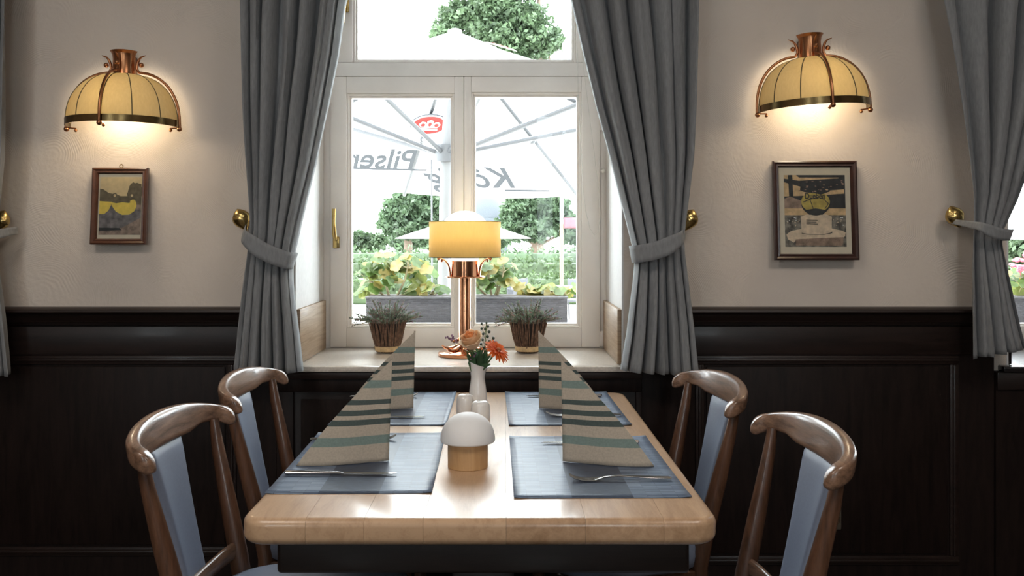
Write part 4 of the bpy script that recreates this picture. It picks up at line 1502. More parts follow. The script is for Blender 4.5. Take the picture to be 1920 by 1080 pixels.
# ================================================================ WALL LAMPS
def sconce(px, rim_py, roll, label):
    t_ = thing('wall_lamp', label, 'lamp', P(px, rim_py, WY), 0, 'half-dome copper wall lamps')
    t_.rotation_euler = (0, roll, 0)
    R0, H0, G0 = 0.166, 0.153, 0.028
    A0, A1 = PI, 2 * PI

    def rp(th):
        return R0 * max(0.0, math.cos(th)) ** 0.78, H0 * math.sin(th) ** 0.95 if th > 0 else 0.0
    prof = [rp(PI / 2 * i / 18) for i in range(0, 18)]
    prof = [p_ for p_ in prof if p_[0] > 0.030]
    bm = B(); lathe(bm, prof, 60, A0, A1, (0, -G0, 0)); o = obj('shade', bm, M['sconce_shade'], t_, angle=80); solid(o, 0.0012)
    bm = B()
    for k in range(7):
        a_ = PI + PI * (k) / 6
        tube(bm, [((r_ + 0.001) * math.cos(a_), -G0 + (r_ + 0.001) * math.sin(a_), z_) for r_, z_ in prof], 0.0016, 5)
    obj('seams', bm, M['seam'], t_)
    bm = B(); lathe(bm, [(R0 + 0.001, -0.012), (R0 + 0.004, -0.012), (R0 + 0.004, 0.009), (R0 + 0.001, 0.009), (R0 + 0.001, -0.012)], 60, A0, A1, (0, -G0, 0)); obj('rim_band', bm, M['brass_band'], t_, angle=30)
    ct = 0.146
    bm = B(); lathe(bm, [(0.036, ct - 0.004), (0.034, ct + 0.01), (0.033, ct + 0.055), (0.036, ct + 0.070), (0.042, ct + 0.079), (0.0, ct + 0.079)], 10, A0, A1, (0, -G0, 0))
    obj('cap', bm, M['copper_dark'], t_, angle=20)
    obj('wall_plate', bx(-0.030, 0.030, -0.034, 0.0, ct + 0.005, ct + 0.065, 0.003), M['copper_dark'], t_)
    for a_ in (PI + 0.06, 1.5 * PI, 2 * PI - 0.06):
        ca, sa = math.cos(a_), math.sin(a_)
        pr = [(0.047, ct + 0.052), (0.041, ct + 0.038), (0.040, ct + 0.024), (0.048, ct + 0.013)]
        for i in range(13):
            th = PI / 2 * (0.80 - 0.80 * i / 12)
            r_, z_ = rp(th)
            pr.append((r_ * 1.01 + 0.0095, z_ * 1.02 + 0.006 * math.sin(th)))
        pr.append((R0 + 0.012, -0.014))
        bm = B()
        tube(bm, [(r_ * ca, -G0 + r_ * sa, z_) for r_, z_ in pr], 0.0042, 10)
        o = obj('arm', bm, M['copper_dark'], t_, angle=60)
        bm = B()
        sc = [(0.040, ct + 0.030), (0.045, ct + 0.050), (0.054, ct + 0.061), (0.068, ct + 0.066)]
        tube(bm, [(r_ * ca, -G0 + r_ * sa, z_) for r_, z_ in sc], [0.004, 0.004, 0.003, 0.0012], 8)
        ball(bm, (0.055 * ca, -G0 + 0.055 * sa, ct + 0.036), 0.0078, 12)
        obj('scroll', bm, M['copper_dark'], o)
        bm = B()
        ball(bm, ((R0 + 0.010) * ca, -G0 + (R0 + 0.010) * sa, -0.018), 0.0082, 12)
        tube(bm, [((R0 + 0.010) * ca, -G0 + (R0 + 0.010) * sa, -0.014), ((R0 - 0.02) * ca, -G0 + (R0 - 0.02) * sa, -0.016)], 0.0022, 6)
        ball(bm, ((R0 - 0.018) * ca, -G0 + (R0 - 0.018) * sa, -0.022), 0.0052, 10)
        obj('finial', bm, M['copper_dark'], o)
    bm = B(); ball(bm, (0, -0.105, 0.075), 0.022, 14, (1, 1, 1.2)); tube(bm, [(0, -0.105, 0.09), (0, -0.05, 0.145)], 0.011, 10)
    obj('bulb', bm, M['bulb'], t_)
    bulb_light('bulb_glow', t_, (0, -0.105, 0.045), 2.1, 0.05, (1.0, 0.86, 0.66))
    return t_


sconce(240, 234, 0.0, 'copper wall lamp with cream half-dome shade above the left framed photo')
sconce(1518, 203, math.radians(-2.6), 'copper wall lamp with cream half-dome shade above the right framed photo')


# ================================================================ FRAMED PHOTOS
def picture(px0, px1, py0, py1, fw, lean, mtf, label, ring):
    Y = 2.862
    c_ = P((px0 + px1) / 2, (py0 + py1) / 2, Y)
    w_, h_ = (px1 - px0) / F * Y, (py1 - py0) / F * Y
    t_ = thing('picture_frame', label, 'picture', (c_.x, Y, c_.z))
    t_.rotation_euler = (lean, 0, 0)
    x_, z_ = w_ / 2, h_ / 2
    prof = [(0, 0.0), (0, -0.013), (0.25, -0.016), (0.55, -0.012), (0.8, -0.013), (1.0, -0.006), (1.0, 0.0)]
    def side(a, b_, inward):
        bm = B()
        e_ = (b_ - a).normalized()
        A = [bm.verts.new(a + inward * fw * q + e_ * fw * q + Vector((0, yy, 0))) for q, yy in prof]
        C = [bm.verts.new(b_ + inward * fw * q - e_ * fw * q + Vector((0, yy, 0))) for q, yy in prof]
        for i in range(len(prof)):
            j = (i + 1) % len(prof)
            bm.faces.new((A[i], A[j], C[j], C[i]))
        bm.faces.new(A); bm.faces.new(C[::-1])
        obj('frame_side', bm, mtf, t_, angle=25)
    q = [Vector((-x_, 0, -z_)), Vector((x_, 0, -z_)), Vector((x_, 0, z_)), Vector((-x_, 0, z_))]
    ins = [Vector((0, 0, 1)), Vector((-1, 0, 0)), Vector((0, 0, -1)), Vector((1, 0, 0))]
    for i in range(4):
        side(q[i], q[(i + 1) % 4], ins[i])
    obj('passepartout', bx(-x_ + fw * .8, x_ - fw * .8, -0.004, -0.001, -z_ + fw * .8, z_ - fw * .8), M['paper'], t_, smooth=False)
    obj('glass', bx(-x_ + fw * .9, x_ - fw * .9, -0.0072, -0.0064, -z_ + fw * .9, z_ - fw * .9), M['glass'], t_, smooth=False)
    if ring:
        bm = B()
        tube(bm, [(0.0055 * math.cos(a_), -0.004, z_ + 0.006 + 0.0055 * math.sin(a_)) for a_ in [2 * PI * k / 14 for k in range(15)]], 0.0014, 6)
        obj('hanging_ring', bm, M['brass_dark'], t_)
    return t_, w_, h_


def flat_polys(name, polys, parent, W, H, x0, z0):
    """printed picture: flat shapes in (u,v) of the print, each a hair in front of the last"""
    bm = B()
    mats, idx = [], {}
    for k, (mname, pts_) in enumerate(polys):
        if mname not in idx:
            idx[mname] = len(mats); mats.append(PR[mname])
        y_ = -0.0042 - 0.00004 * k
        f_ = bm.faces.new([bm.verts.new((x0 + u * W, y_, z0 + v_ * H)) for u, v_ in pts_])
        f_.material_index = idx[mname]
    me = bpy.data.meshes.new(name)
    bm.normal_update()
    for f_ in bm.faces:
        if f_.normal.y > 0:
            f_.normal_flip()
    bm.to_mesh(me); bm.free()
    for k in mats:
        me.materials.append(k)
    o = bpy.data.objects.new(name, me); COL.objects.link(o); o.parent = parent
    return o


def ell(cx_, cy_, rx, ry, n_=24, a0=0, a1=2 * PI):
    return [(cx_ + rx * math.cos(a0 + (a1 - a0) * i / n_), cy_ + ry * math.sin(a0 + (a1 - a0) * i / n_)) for i in range(n_ + (0 if abs(a1 - a0 - 2 * PI) < 1e-6 else 1))]


def blob(cx_, cy_, rx, ry, seedv, n_=22, k=0.22):
    r_ = random.Random(seedv)
    return [(cx_ + rx * math.cos(2 * PI * i / n_) * r_.uniform(1 - k, 1), cy_ + ry * math.sin(2 * PI * i / n_) * r_.uniform(1 - k, 1)) for i in range(n_)]


LEAN = math.radians(-4.5)
t_, w_, h_ = picture(174, 278, 315, 459, 0.0185, LEAN, M['frame_brown'], 'small brown-framed photo with two yellow shapes, under the left wall lamp', True)
sq = [(0, 0), (1, 0), (1, 1), (0, 1)]
polys = [('tan', sq),
         ('hill', [(0, 0.50), (0, 0.80), (0.08, 0.79), (0.2, 0.73), (0.32, 0.71), (0.4, 0.705), (0.5, 0.67), (0.66, 0.67), (1, 0.68), (1, 0.50)]),
         ('hill', blob(0.86, 0.76, 0.20, 0.17, 4)), ('hill', blob(0.80, 0.70, 0.16, 0.10, 5)), ('hill', blob(0.36, 0.68, 0.07, 0.05, 6)),
         ('ground', [(0, 0), (1, 0), (1, 0.52), (0, 0.52)]),
         ('water', [(0, 0.12), (0.55, 0.12), (1, 0.30), (1, 0.42), (0.7, 0.46), (0.25, 0.50), (0, 0.46)]),
         ('yellow', [(0, 0.36), (0.12, 0.36), (0.22, 0.42), (0.27, 0.50), (0.30, 0.57), (0.1, 0.58), (0, 0.585)]),
         ('yellow', [(0.26, 0.57), (0.30, 0.50), (0.40, 0.40), (0.55, 0.345), (0.72, 0.35), (0.84, 0.41), (0.89, 0.50), (0.88, 0.565), (0.78, 0.575), (0.70, 0.55), (0.55, 0.565), (0.40, 0.545)]),
         ('yellow', blob(0.80, 0.57, 0.08, 0.045, 9)),
         ('tan', ell(0.36, 0.68, 0.03, 0.025)), ('tan', ell(0.77, 0.68, 0.03, 0.022)),
         ('ground', [(0.0, 0.0), (1, 0.0), (1, 0.10), (0.5, 0.06), (0, 0.09)]),
         ('night', [(0, 0.07), (0.55, 0.08), (0.5, 0.12), (0, 0.125)])]
fw = 0.0185
iw, ih = w_ - 2 * fw - 0.006, h_ - 2 * fw - 0.022
flat_polys('print', polys, t_, iw, ih, -iw / 2 + 0.001, -ih / 2 + 0.001)

t_, w_, h_ = picture(1449, 1606, 302, 488, 0.0195, LEAN, M['frame_dark'], 'dark-framed photo of a yellow stone globe on a plinth, under the right wall lamp', False)
polys = [('night', sq),
         ('sand', [(0, 0.70), (0.62, 0.72), (0.98, 0.74), (0.98, 0.80), (0.70, 0.78), (0.3, 0.83), (0, 0.90)]),
         ('sand', [(0, 0.95), (0.25, 0.92), (0.90, 0.955), (0.9, 0.965), (0.25, 0.965), (0.2, 1), (0, 1)]),
         ('night', [(0.08, 0.68), (0.07, 1), (0.14, 1), (0.15, 0.68)]),
         ('stone_side', [(0, 0.50), (0.3, 0.53), (0.28, 0.64), (0.1, 0.70), (0, 0.67)]),
         ('sand', [(0, 0.43), (1, 0.43), (1, 0.535), (0, 0.535)]),
         ('gravel', [(0, 0), (1, 0), (1, 0.44), (0, 0.44)]),
         ('stone', [(0.02, 0.17), (0.10, 0.22), (0.30, 0.255), (0.76, 0.255), (0.93, 0.225), (0.99, 0.20), (0.98, 0.15), (0.95, 0.13), (0.18, 0.10), (0.14, 0.06), (0.05, 0.10)]),
         ('stone_side', [(0.17, 0.02), (0.17, 0.105), (0.95, 0.135), (0.95, 0.07), (0.93, 0.015)]),
         ('night', [(0.27, 0.185), (0.40, 0.165), (0.62, 0.165), (0.77, 0.19), (0.77, 0.21), (0.27, 0.205)]),
         ('stone', [(0.26, 0.42), (0.27, 0.195), (0.40, 0.17), (0.62, 0.172), (0.76, 0.20), (0.77, 0.42), (0.68, 0.45), (0.36, 0.45)]),
         ('night', ell(0.51, 0.60, 0.235, 0.165, 32)),
         ('olive', [p_ for p_ in ell(0.51, 0.625, 0.235, 0.145, 32)]),
         ('night', [(0.27, 0.86), (0.26, 0.78), (0.36, 0.755), (0.50, 0.745), (0.60, 0.725), (0.68, 0.75), (0.75, 0.77), (0.74, 0.88)]),
         ('night', [(0.40, 0.445), (0.62, 0.445), (0.70, 0.51), (0.51, 0.535), (0.33, 0.51)])]
for k in range(3):
    polys.append(('ink', [(0.35, 0.375 - 0.026 * k), (0.535 - 0.02 * (k % 2), 0.372 - 0.026 * k), (0.535 - 0.02 * (k % 2), 0.362 - 0.026 * k), (0.35, 0.365 - 0.026 * k)]))
for a_, c_ in (((0.42, 0.66), (0.47, 0.53)), ((0.30, 0.62), (0.42, 0.66)), ((0.62, 0.68), (0.72, 0.60)), ((0.42, 0.66), (0.60, 0.70)), ((0.72, 0.60), (0.66, 0.53))):
    n2 = Vector((a_[1] - c_[1], c_[0] - a_[0])).normalized() * 0.006
    polys.append(('ink', [(a_[0] - n2.x, a_[1] - n2.y), (a_[0] + n2.x, a_[1] + n2.y), (c_[0] + n2.x, c_[1] + n2.y), (c_[0] - n2.x, c_[1] - n2.y)]))
rl = random.Random(2)
for k in range(46):
    u_, v_ = rl.uniform(0.02, 0.96), rl.uniform(0.28, 0.41)
    if 0.24 < u_ < 0.79:
        continue
    polys.append(('speckle' if rl.random() < .3 else 'stone', blob(u_, v_, rl.uniform(.008, .018), rl.uniform(.004, .009), k, 7)))  # pale and stone-coloured specks of the printed gravel
for k in range(26):
    u_ = rl.uniform(0.15, 1.0); v_ = rl.uniform(0.76, 0.92)
    polys.append(('stone_side' if rl.random() < .7 else 'sand', blob(min(u_, .96), v_, rl.uniform(.01, .03), rl.uniform(.004, .010), k + 70, 8)))
iw, ih = w_ - 2 * 0.0195 - 0.032, h_ - 2 * 0.0195 - 0.046
pr_o = flat_polys('print', polys, t_, iw, ih, -iw / 2, -ih / 2 - 0.001)


def text_mesh(name, body, size, mt, parent, shear=0.0, extrude=0.0, offset=0.0):
    cu = bpy.data.curves.new(name, 'FONT')
    cu.body = body
    cu.size = size
    cu.shear = shear
    cu.extrude = extrude
    cu.offset = offset
    cu.align_x = 'CENTER'
    tmp = bpy.data.objects.new(name, cu)
    COL.objects.link(tmp)
    dg = bpy.context.evaluated_depsgraph_get()
    me = bpy.data.meshes.new_from_object(tmp.evaluated_get(dg))
    COL.objects.unlink(tmp)
    bpy.data.objects.remove(tmp)
    me.name = name
    me.materials.clear()
    me.materials.append(mt)
    o = bpy.data.objects.new(name, me)
    COL.objects.link(o)
    if parent:
        o.parent = parent
    return o


o = text_mesh('lettering', 'Dueben', 0.025, PR['ink'], t_, 0.0, 0.0, 0.0006)
o.location = (-iw / 2 + 0.50 * iw, -0.0062, -ih / 2 + 0.665 * ih)
o.rotation_euler = (PI / 2, 0, 0)
o.scale = (0.80, 1, 1)

# socket low on the right panelling
t_ = thing('wall_socket', 'wall socket low on the dark panelling behind the front right chair', 'socket', P(1550, 968, 2.856))
hs = 24 / F * 2.856
obj('cover_plate', bx(-hs * 1.1, hs * 1.1, -0.007, 0.001, -hs, hs, 0.003), M['outlet'], t_)
bm = B(); lathe(bm, [(0.020, 0.0), (0.020, 0.002), (0.018, 0.002), (0.017, -0.002), (0, -0.002)], 28); bmesh.ops.rotate(bm, verts=bm.verts[:], matrix=Matrix.Rotation(PI / 2, 3, 'X')); bmesh.ops.translate(bm, verts=bm.verts[:], vec=(0, -0.007, 0))
obj('socket_well', bm, M['outlet_dark'], t_)
bm = B(); tube(bm, [(-hs * .8, -0.0075, -hs * .85), (hs * 0.4, -0.0075, -hs * .85), (hs * .95, -0.0075, -hs * .4), (hs * .95, -0.0075, 0)], 0.0009, 5)
obj('brass_edge', bm, M['brass'], t_)

# ================================================================ OUTDOORS
GZ = -0.55
bm = B(); box(bm, -60, 60, OY, 110, GZ - 0.2, GZ); struct(obj('terrace_ground', bm, M['paving'], smooth=False), 'pale paved terrace outside the window', 'ground')
# outer sills on which the planters stand
for i, d in enumerate((0, DX)):
    struct(obj('outer_sill', bx(OX0 + d - 0.03, OX1 + d + 0.03, OY - 0.01, 3.95, 0.80, 0.848, 0.006), M['facade']))


def leaf_cloud(name, blobs, n_, size, mt, parent, seedv=0, surface=0.55):
    g = np.random.default_rng(seedv)
    vol = np.array([b_[3] * b_[4] * b_[5] for b_ in blobs]) ** 0.67
    pick = g.choice(len(blobs), n_, p=vol / vol.sum())
    Bq = np.array(blobs)[pick]
    d = g.normal(size=(n_, 3)); d /= np.linalg.norm(d, axis=1)[:, None]
    rad = (surface + (1 - surface) * g.random(n_)) ** 1.0
    lump = 1 + 0.30 * np.sin(d[:, 0] * 7 + Bq[:, 0] * 3) * np.sin(d[:, 2] * 6 + Bq[:, 1]) + 0.12 * np.sin(d[:, 1] * 11 + d[:, 2] * 9)
    c = Bq[:, :3] + d * Bq[:, 3:6] * (rad * lump)[:, None]
    a = g.normal(size=(n_, 3)); a /= np.linalg.norm(a, axis=1)[:, None]
    b2 = np.cross(a, g.normal(size=(n_, 3))); b2 /= np.linalg.norm(b2, axis=1)[:, None]
    s = size * (0.6 + 0.8 * g.random(n_))[:, None]
    v = np.stack([c - a * s, c + b2 * s * 0.5, c + a * s, c - b2 * s * 0.5], 1).reshape(-1, 3)
    me = bpy.data.meshes.new(name)
    me.vertices.add(n_ * 4); me.vertices.foreach_set('co', v.astype(np.float32).ravel())
    me.loops.add(n_ * 4); me.loops.foreach_set('vertex_index', np.arange(n_ * 4, dtype=np.int32))
    me.polygons.add(n_); me.polygons.foreach_set('loop_start', np.arange(0, n_ * 4, 4, dtype=np.int32))
    me.update(calc_edges=True); me.validate()
    me.materials.append(mt)
    o = bpy.data.objects.new(name, me)
    COL.objects.link(o)
    if parent:
        o.parent = parent
    return stuff(o)


# planters with geraniums
def planter(px0, px1, d, label):
    Y = 3.76
    x0, x1 = (px0 - CX) / F * Y + d, (px1 - CX) / F * Y + d
    z0, z1 = 0.8485, CAMZ - (557 - HY) / F * Y
    t_ = thing('window_box', label, 'planter', ((x0 + x1) / 2, Y + 0.07, z0))
    hx, hz = (x1 - x0) / 2, z1 - z0
    bm = B(); box(bm, -hx, hx, -0.07, 0.07, 0, hz, 0.004); obj('woven_box', bm, M['planter'], t_)
    obj('rim', bx(-hx - 0.003, hx + 0.003, -0.074, 0.074, hz - 0.007, hz + 0.002, 0.003), M['rattan_grey'], t_)
    obj('soil', bx(-hx + 0.01, hx - 0.01, -0.06, 0.06, hz + 0.0021, hz + 0.004), M['soil'], t_)
    return t_, x0, x1, Y + 0.07, z1


def geranium(label, x, y, z, crowns, seedv, pink=0):
    """crowns: (dx,dz,rx,rz,count) leaf groups above the root point"""
    rnd = random.Random(seedv)
    t_ = thing('geranium', label, 'plant', (x, y, z))
    bm = B()
    leaf_tpl = {}
    def leaf_mesh(mk):
        if mk in leaf_tpl:
            return leaf_tpl[mk]
        b_ = B()
        c_ = b_.verts.new((0, 0, 0))
        N = 18
        rim = []
        for k in range(N):
            a_ = 2 * PI * (k / N)
            r_ = 0.030 * (1 + 0.09 * math.sin(a_ * 5)) * (0.72 if k == 0 else 1)
            rim.append(b_.verts.new((r_ * math.cos(a_), r_ * math.sin(a_), 0.005 + 0.0028 * math.sin(a_ * 4))))
        for k in range(N):
            b_.faces.new((c_, rim[k], rim[(k + 1) % N]))
        me = bpy.data.meshes.new('leaf')
        b_.to_mesh(me); b_.free()
        me.materials.append(M[mk]); me.shade_smooth()
        leaf_tpl[mk] = me
        return me
    for (dx, dz, rx, rz_, cnt) in crowns:
        top = Vector((dx, rnd.uniform(-.02, .02), dz))
        base = Vector((dx * 0.35, 0, 0))
        tube(bm, [base, base.lerp(top, 0.5) + Vector((dx * 0.12, 0, 0)), top], [0.005, 0.0045, 0.003], 7)
        for k in range(cnt):
            a_ = rnd.uniform(0, 2 * PI); q = math.sqrt(rnd.random())
            p_ = top + Vector((rx * q * math.cos(a_), rnd.uniform(-0.05, 0.05), rz_ * q * math.sin(a_)))
            tube(bm, [top + Vector((0, 0, -0.02)), (top + p_) / 2 + Vector((0, 0, -0.006)), p_], 0.0012, 5, cap=False)
            mk = rnd.choices(('leaf_a', 'leaf_b', 'leaf_c'), (0.42, 0.42, 0.16 + 0.15 * q))[0]
            o = bpy.data.objects.new('leaf', leaf_mesh(mk)); COL.objects.link(o); o.parent = t_
            o.location = p_
            nrm = Vector((rnd.uniform(-.5, .5) + 0.5 * math.cos(a_), -0.55 + rnd.uniform(-.4, .3), 0.75 + 0.3 * math.sin(a_)))
            o.rotation_euler = (nrm.to_track_quat('Z', 'Y') @ Matrix.Rotation(rnd.uniform(0, 6.28), 3, 'Z').to_quaternion()).to_euler()
            s_ = rnd.uniform(0.6, 1.1); o.scale = (s_, s_, s_)
    obj('stems', bm, M['stem_brown'], t_)
    for k in range(pink):
        b_ = B()
        c_ = Vector((rnd.uniform(-.1, .1), -0.03, 0.13 + rnd.uniform(-.03, .05)))
        for q in range(26):
            d_ = Vector((rnd.gauss(0, 1), rnd.gauss(0, 1), rnd.gauss(0, 1))).normalized()
            ball(b_, c_ + d_ * 0.026, 0.011, 6, (1, 1, 0.6))
        tube(b_, [c_, Vector((c_.x * 0.4, 0, 0))], 0.0015, 5)
        obj('blossom', b_, M['petal_pink'], t_)
    return t_


t_, x0, x1, py_, pz = planter(686, 1064, 0.0, 'dark woven window box outside behind the copper lamp')
k3 = 3.83 / F
gx = (733 - CX) * k3
geranium('tall geranium with yellow-green leaves in the left half of the window box', gx, py_, pz + 0.001,
         [(-0.085, 0.075, 0.07, 0.055, 17), (-0.03, 0.125, 0.075, 0.045, 20), (0.075, 0.135, 0.065, 0.035, 16), (0.12, 0.09, 0.05, 0.03, 10), (-0.02, 0.065, 0.05, 0.03, 9), (-0.115, 0.01, 0.03, 0.03, 5)], 4)
gx = (925 - CX) * k3
geranium('geranium in the window box just right of the copper lamp shade', gx, py_, pz + 0.001,
         [(-0.02, 0.10, 0.07, 0.05, 17), (0.045, 0.12, 0.055, 0.04, 12), (0.02, 0.055, 0.07, 0.03, 12), (-0.08, 0.07, 0.05, 0.05, 10)], 8)
for px, sd, lab in ((800, 12, 'low geranium in the window box left of the lamp column'), (1000, 15, 'low geranium in the window box above the right heather basket'), (1048, 17, 'low geranium at the right end of the window box')):
    geranium(lab, (px - CX) * k3, py_, pz + 0.001, [(-0.04, 0.018, 0.05, 0.02, 8), (0.03, 0.022, 0.05, 0.02, 8)], sd)
t2, x0, x1, py_, pz = planter(686, 1064, DX, 'dark woven window box outside the second window')
geranium('pink-flowered geranium outside the second window at the right edge', (1935 - CX) / F * 3.83, py_, pz + 0.001, [(-0.05, 0.06, 0.08, 0.05, 16), (0.05, 0.06, 0.08, 0.05, 14)], 31, 4)


# big tilted umbrella close to the window
UX, UY, UZ = -0.355, 6.4, CAMZ + 377 / F * 6.4
RR = 2.1
umb = thing('beer_garden_umbrella', 'large white octagonal umbrella with grey lettering close outside the window', 'umbrella', (UX, UY, GZ))
def rim(az):
    X = UX + RR * math.sin(az); Y = UY + RR * math.cos(az)
    Z = 1.806 - 0.102 * (Y - UY) - 0.033 * (X - UX)
    return Vector((X - UX, Y - UY, Z - GZ))
PK = Vector((0, 0, UZ - GZ))
az = [math.radians(-16 + 45 * k) for k in range(8)]
C8 = [rim(a_) for a_ in az]
for k in range(8):
    A, C = C8[k], C8[(k + 1) % 8]
    bm = B()
    def f(u, v_):
        e_ = A.lerp(C, u)
        p_ = PK.lerp(e_, 0.04 + 0.96 * v_)
        p_.z -= 0.035 * math.sin(PI * u) * v_
        return p_
    grid(bm, 8, 10, f)
    o = obj('canopy_panel', bm, M['canopy'], umb, angle=80)
    bm = B()
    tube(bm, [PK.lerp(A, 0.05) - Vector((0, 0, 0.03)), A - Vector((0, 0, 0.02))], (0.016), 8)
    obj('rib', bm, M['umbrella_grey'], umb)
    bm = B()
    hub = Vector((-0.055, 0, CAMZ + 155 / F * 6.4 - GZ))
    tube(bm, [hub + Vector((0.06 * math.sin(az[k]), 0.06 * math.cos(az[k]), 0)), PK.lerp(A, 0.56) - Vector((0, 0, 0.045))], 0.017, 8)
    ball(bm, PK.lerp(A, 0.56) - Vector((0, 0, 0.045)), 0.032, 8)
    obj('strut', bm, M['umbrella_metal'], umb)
bm = B()
for k in range(8):
    a_, c_ = PK.lerp(C8[k], 0.16) + Vector((0, 0, 0.004)), PK.lerp(C8[(k + 1) % 8], 0.16) + Vector((0, 0, 0.004))
    q_ = PK + Vector((0, 0, 0.03))
    bm.faces.new([bm.verts.new(v_) for v_ in (q_, a_, c_)])
o = obj('vent_cap', bm, M['canopy'], umb, angle=20); solid(o, 0.004)
bm = B(); lathe(bm, [(0, 0), (0.05, 0), (0.05, 0.012), (0.03, 0.022), (0, 0.025)], 16); bmesh.ops.translate(bm, verts=bm.verts[:], vec=PK + Vector((0, 0, 0.02))); obj('finial', bm, M['canopy'], umb)
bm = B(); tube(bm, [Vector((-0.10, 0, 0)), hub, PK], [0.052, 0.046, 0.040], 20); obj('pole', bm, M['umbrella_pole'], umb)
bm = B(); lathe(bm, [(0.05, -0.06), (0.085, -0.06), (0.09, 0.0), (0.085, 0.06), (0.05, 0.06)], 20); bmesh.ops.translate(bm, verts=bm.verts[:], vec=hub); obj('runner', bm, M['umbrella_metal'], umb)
bm = B(); q_ = P(809, 285, 6.3) - Vector((UX, UY, GZ)); tube(bm, [Vector((q_.x, q_.y, 2.3)), Vector((q_.x + 0.01, q_.y, 0.5))], 0.006, 6); obj('cord', bm, M['umbrella_metal'], umb)
obj('base_plate', bx(-0.6, 0.4, -0.5, 0.5, 0.0, 0.06, 0.01), M['umbrella_grey'], umb)


def on_panel(o, A, C, uoff, voff, sx, sy, drop=0.012, rot=0.0):
    """lay a flat mesh (xy plane) on the canopy panel A-C; reads correctly from outside the umbrella"""
    m_ = (A + C) / 2
    ud = (A - C).normalized()
    vd = (PK - m_)
    vd = (vd - ud * vd.dot(ud)).normalized()
    nd = ud.cross(vd)
    if nd.z < 0:
        nd = -nd
    ud0, vd0 = ud, vd
    ud = ud0 * math.cos(rot) + vd0 * math.sin(rot)
    vd = vd0 * math.cos(rot) - ud0 * math.sin(rot)
    org = m_ + ud0 * uoff + vd0 * voff - nd * drop
    mt_ = Matrix((ud * sx, vd * sy, ud.cross(vd))).transposed().to_4x4()
    mt_.translation = org
    o.matrix_local = mt_


for body, k, uo, vo, sx, sy, ro in (('König', 0, 0.10, 0.31, 1.0, 1.45, 0.0), ('Pilsener', 7, -0.11, 0.48, 0.84, 1.4, -0.22)):
    o = text_mesh('lettering', body, 0.32, M['print_grey'], umb, 0.30, 0.001, 0.006)
    on_panel(o, C8[k], C8[(k + 1) % 8], uo, vo, sx, sy, 0.11, ro)
for k, u0, u1, v0, ro in ((7, -0.72, 0.62, 0.36, -0.22), (0, -0.55, -0.15, 0.18, 0.0)):
    bm = B(); box(bm, u0, u1, 0, 0.030, -0.001, 0.001)
    o = obj('underline', bm, M['print_grey'], umb, smooth=False)
    on_panel(o, C8[k], C8[(k + 1) % 8], 0, v0, 1, 1, 0.07, ro)


def crest(center, ud, vd, s_, faint=False):
    """oval red badge with ring and crown, a flat print"""
    nd = ud.cross(vd)
    def add(name, polys_, mt, lift):
        bm_ = B()
        for pl_ in polys_:
            bm_.faces.new([bm_.verts.new(center + ud * (u_ * s_) + vd * (v_ * s_) + nd * lift) for u_, v_ in pl_])
        return obj(name, bm_, mt, umb, smooth=False)
    cr_ = 1 if not faint else 0
    add('badge_ring', [ell(0, 0, 1.16, 0.80, 36)], M['print_grey'] if not faint else M['print_beige'], 0.000)
    add('badge_ring', [ell(0, 0, 1.10, 0.74, 36)], M['canopy'], 0.003)
    add('badge', [ell(0, 0, 0.98, 0.64, 36)], M['print_red'] if not faint else M['print_beige'], 0.006)
    crown = [[(-0.55, -0.34), (0.55, -0.34), (0.55, -0.18), (-0.55, -0.18)],
             [(-0.50, -0.14), (0.50, -0.14), (0.66, 0.10), (0.50, 0.30), (0.28, 0.28), (0.18, 0.12), (0.20, 0.34), (0.0, 0.46), (-0.20, 0.34), (-0.18, 0.12), (-0.28, 0.28), (-0.50, 0.30), (-0.66, 0.10)]]
    add('crown', crown, M['canopy'] if not faint else M['print_red'], 0.009)
    dots = [ell(0.40, 0.08, 0.13, 0.12, 12), ell(-0.40, 0.08, 0.13, 0.12, 12), ell(0, 0.14, 0.10, 0.15, 12)]
    add('crown_jewels', dots, M['print_red'] if not faint else M['print_beige'], 0.012)


def on_ray(A, py):
    lo, hi = 0.0, 1.0
    for _ in range(40):
        m_ = (lo + hi) / 2
        p_ = PK.lerp(A, m_) + Vector((UX, UY, GZ))
        y_ = HY - (p_.z - CAMZ) * F / p_.y
        lo, hi = (m_, hi) if y_ < py else (lo, m_)
    return PK.lerp(A, lo)
A = C8[0]
rd = (PK - A).normalized()
ud = -Vector((math.cos(az[0]), -math.sin(az[0]), 0)).normalized()
crest(on_ray(A, 216) - Vector((0, 0, 0.075)), -ud, rd * 1.45, 0.135)
# faint badge on the outer side of the near panel
mA = (C8[3] + C8[4]) / 2
rd = (PK - mA).normalized(); ud = (C8[3] - C8[4]).normalized()
n3 = ud.cross(rd)
if n3.z < 0:
    n3 = -n3
crest(on_ray(C8[3].lerp(C8[4], 0.30), 93) + n3 * 0.02, ud, rd, 0.11, True)

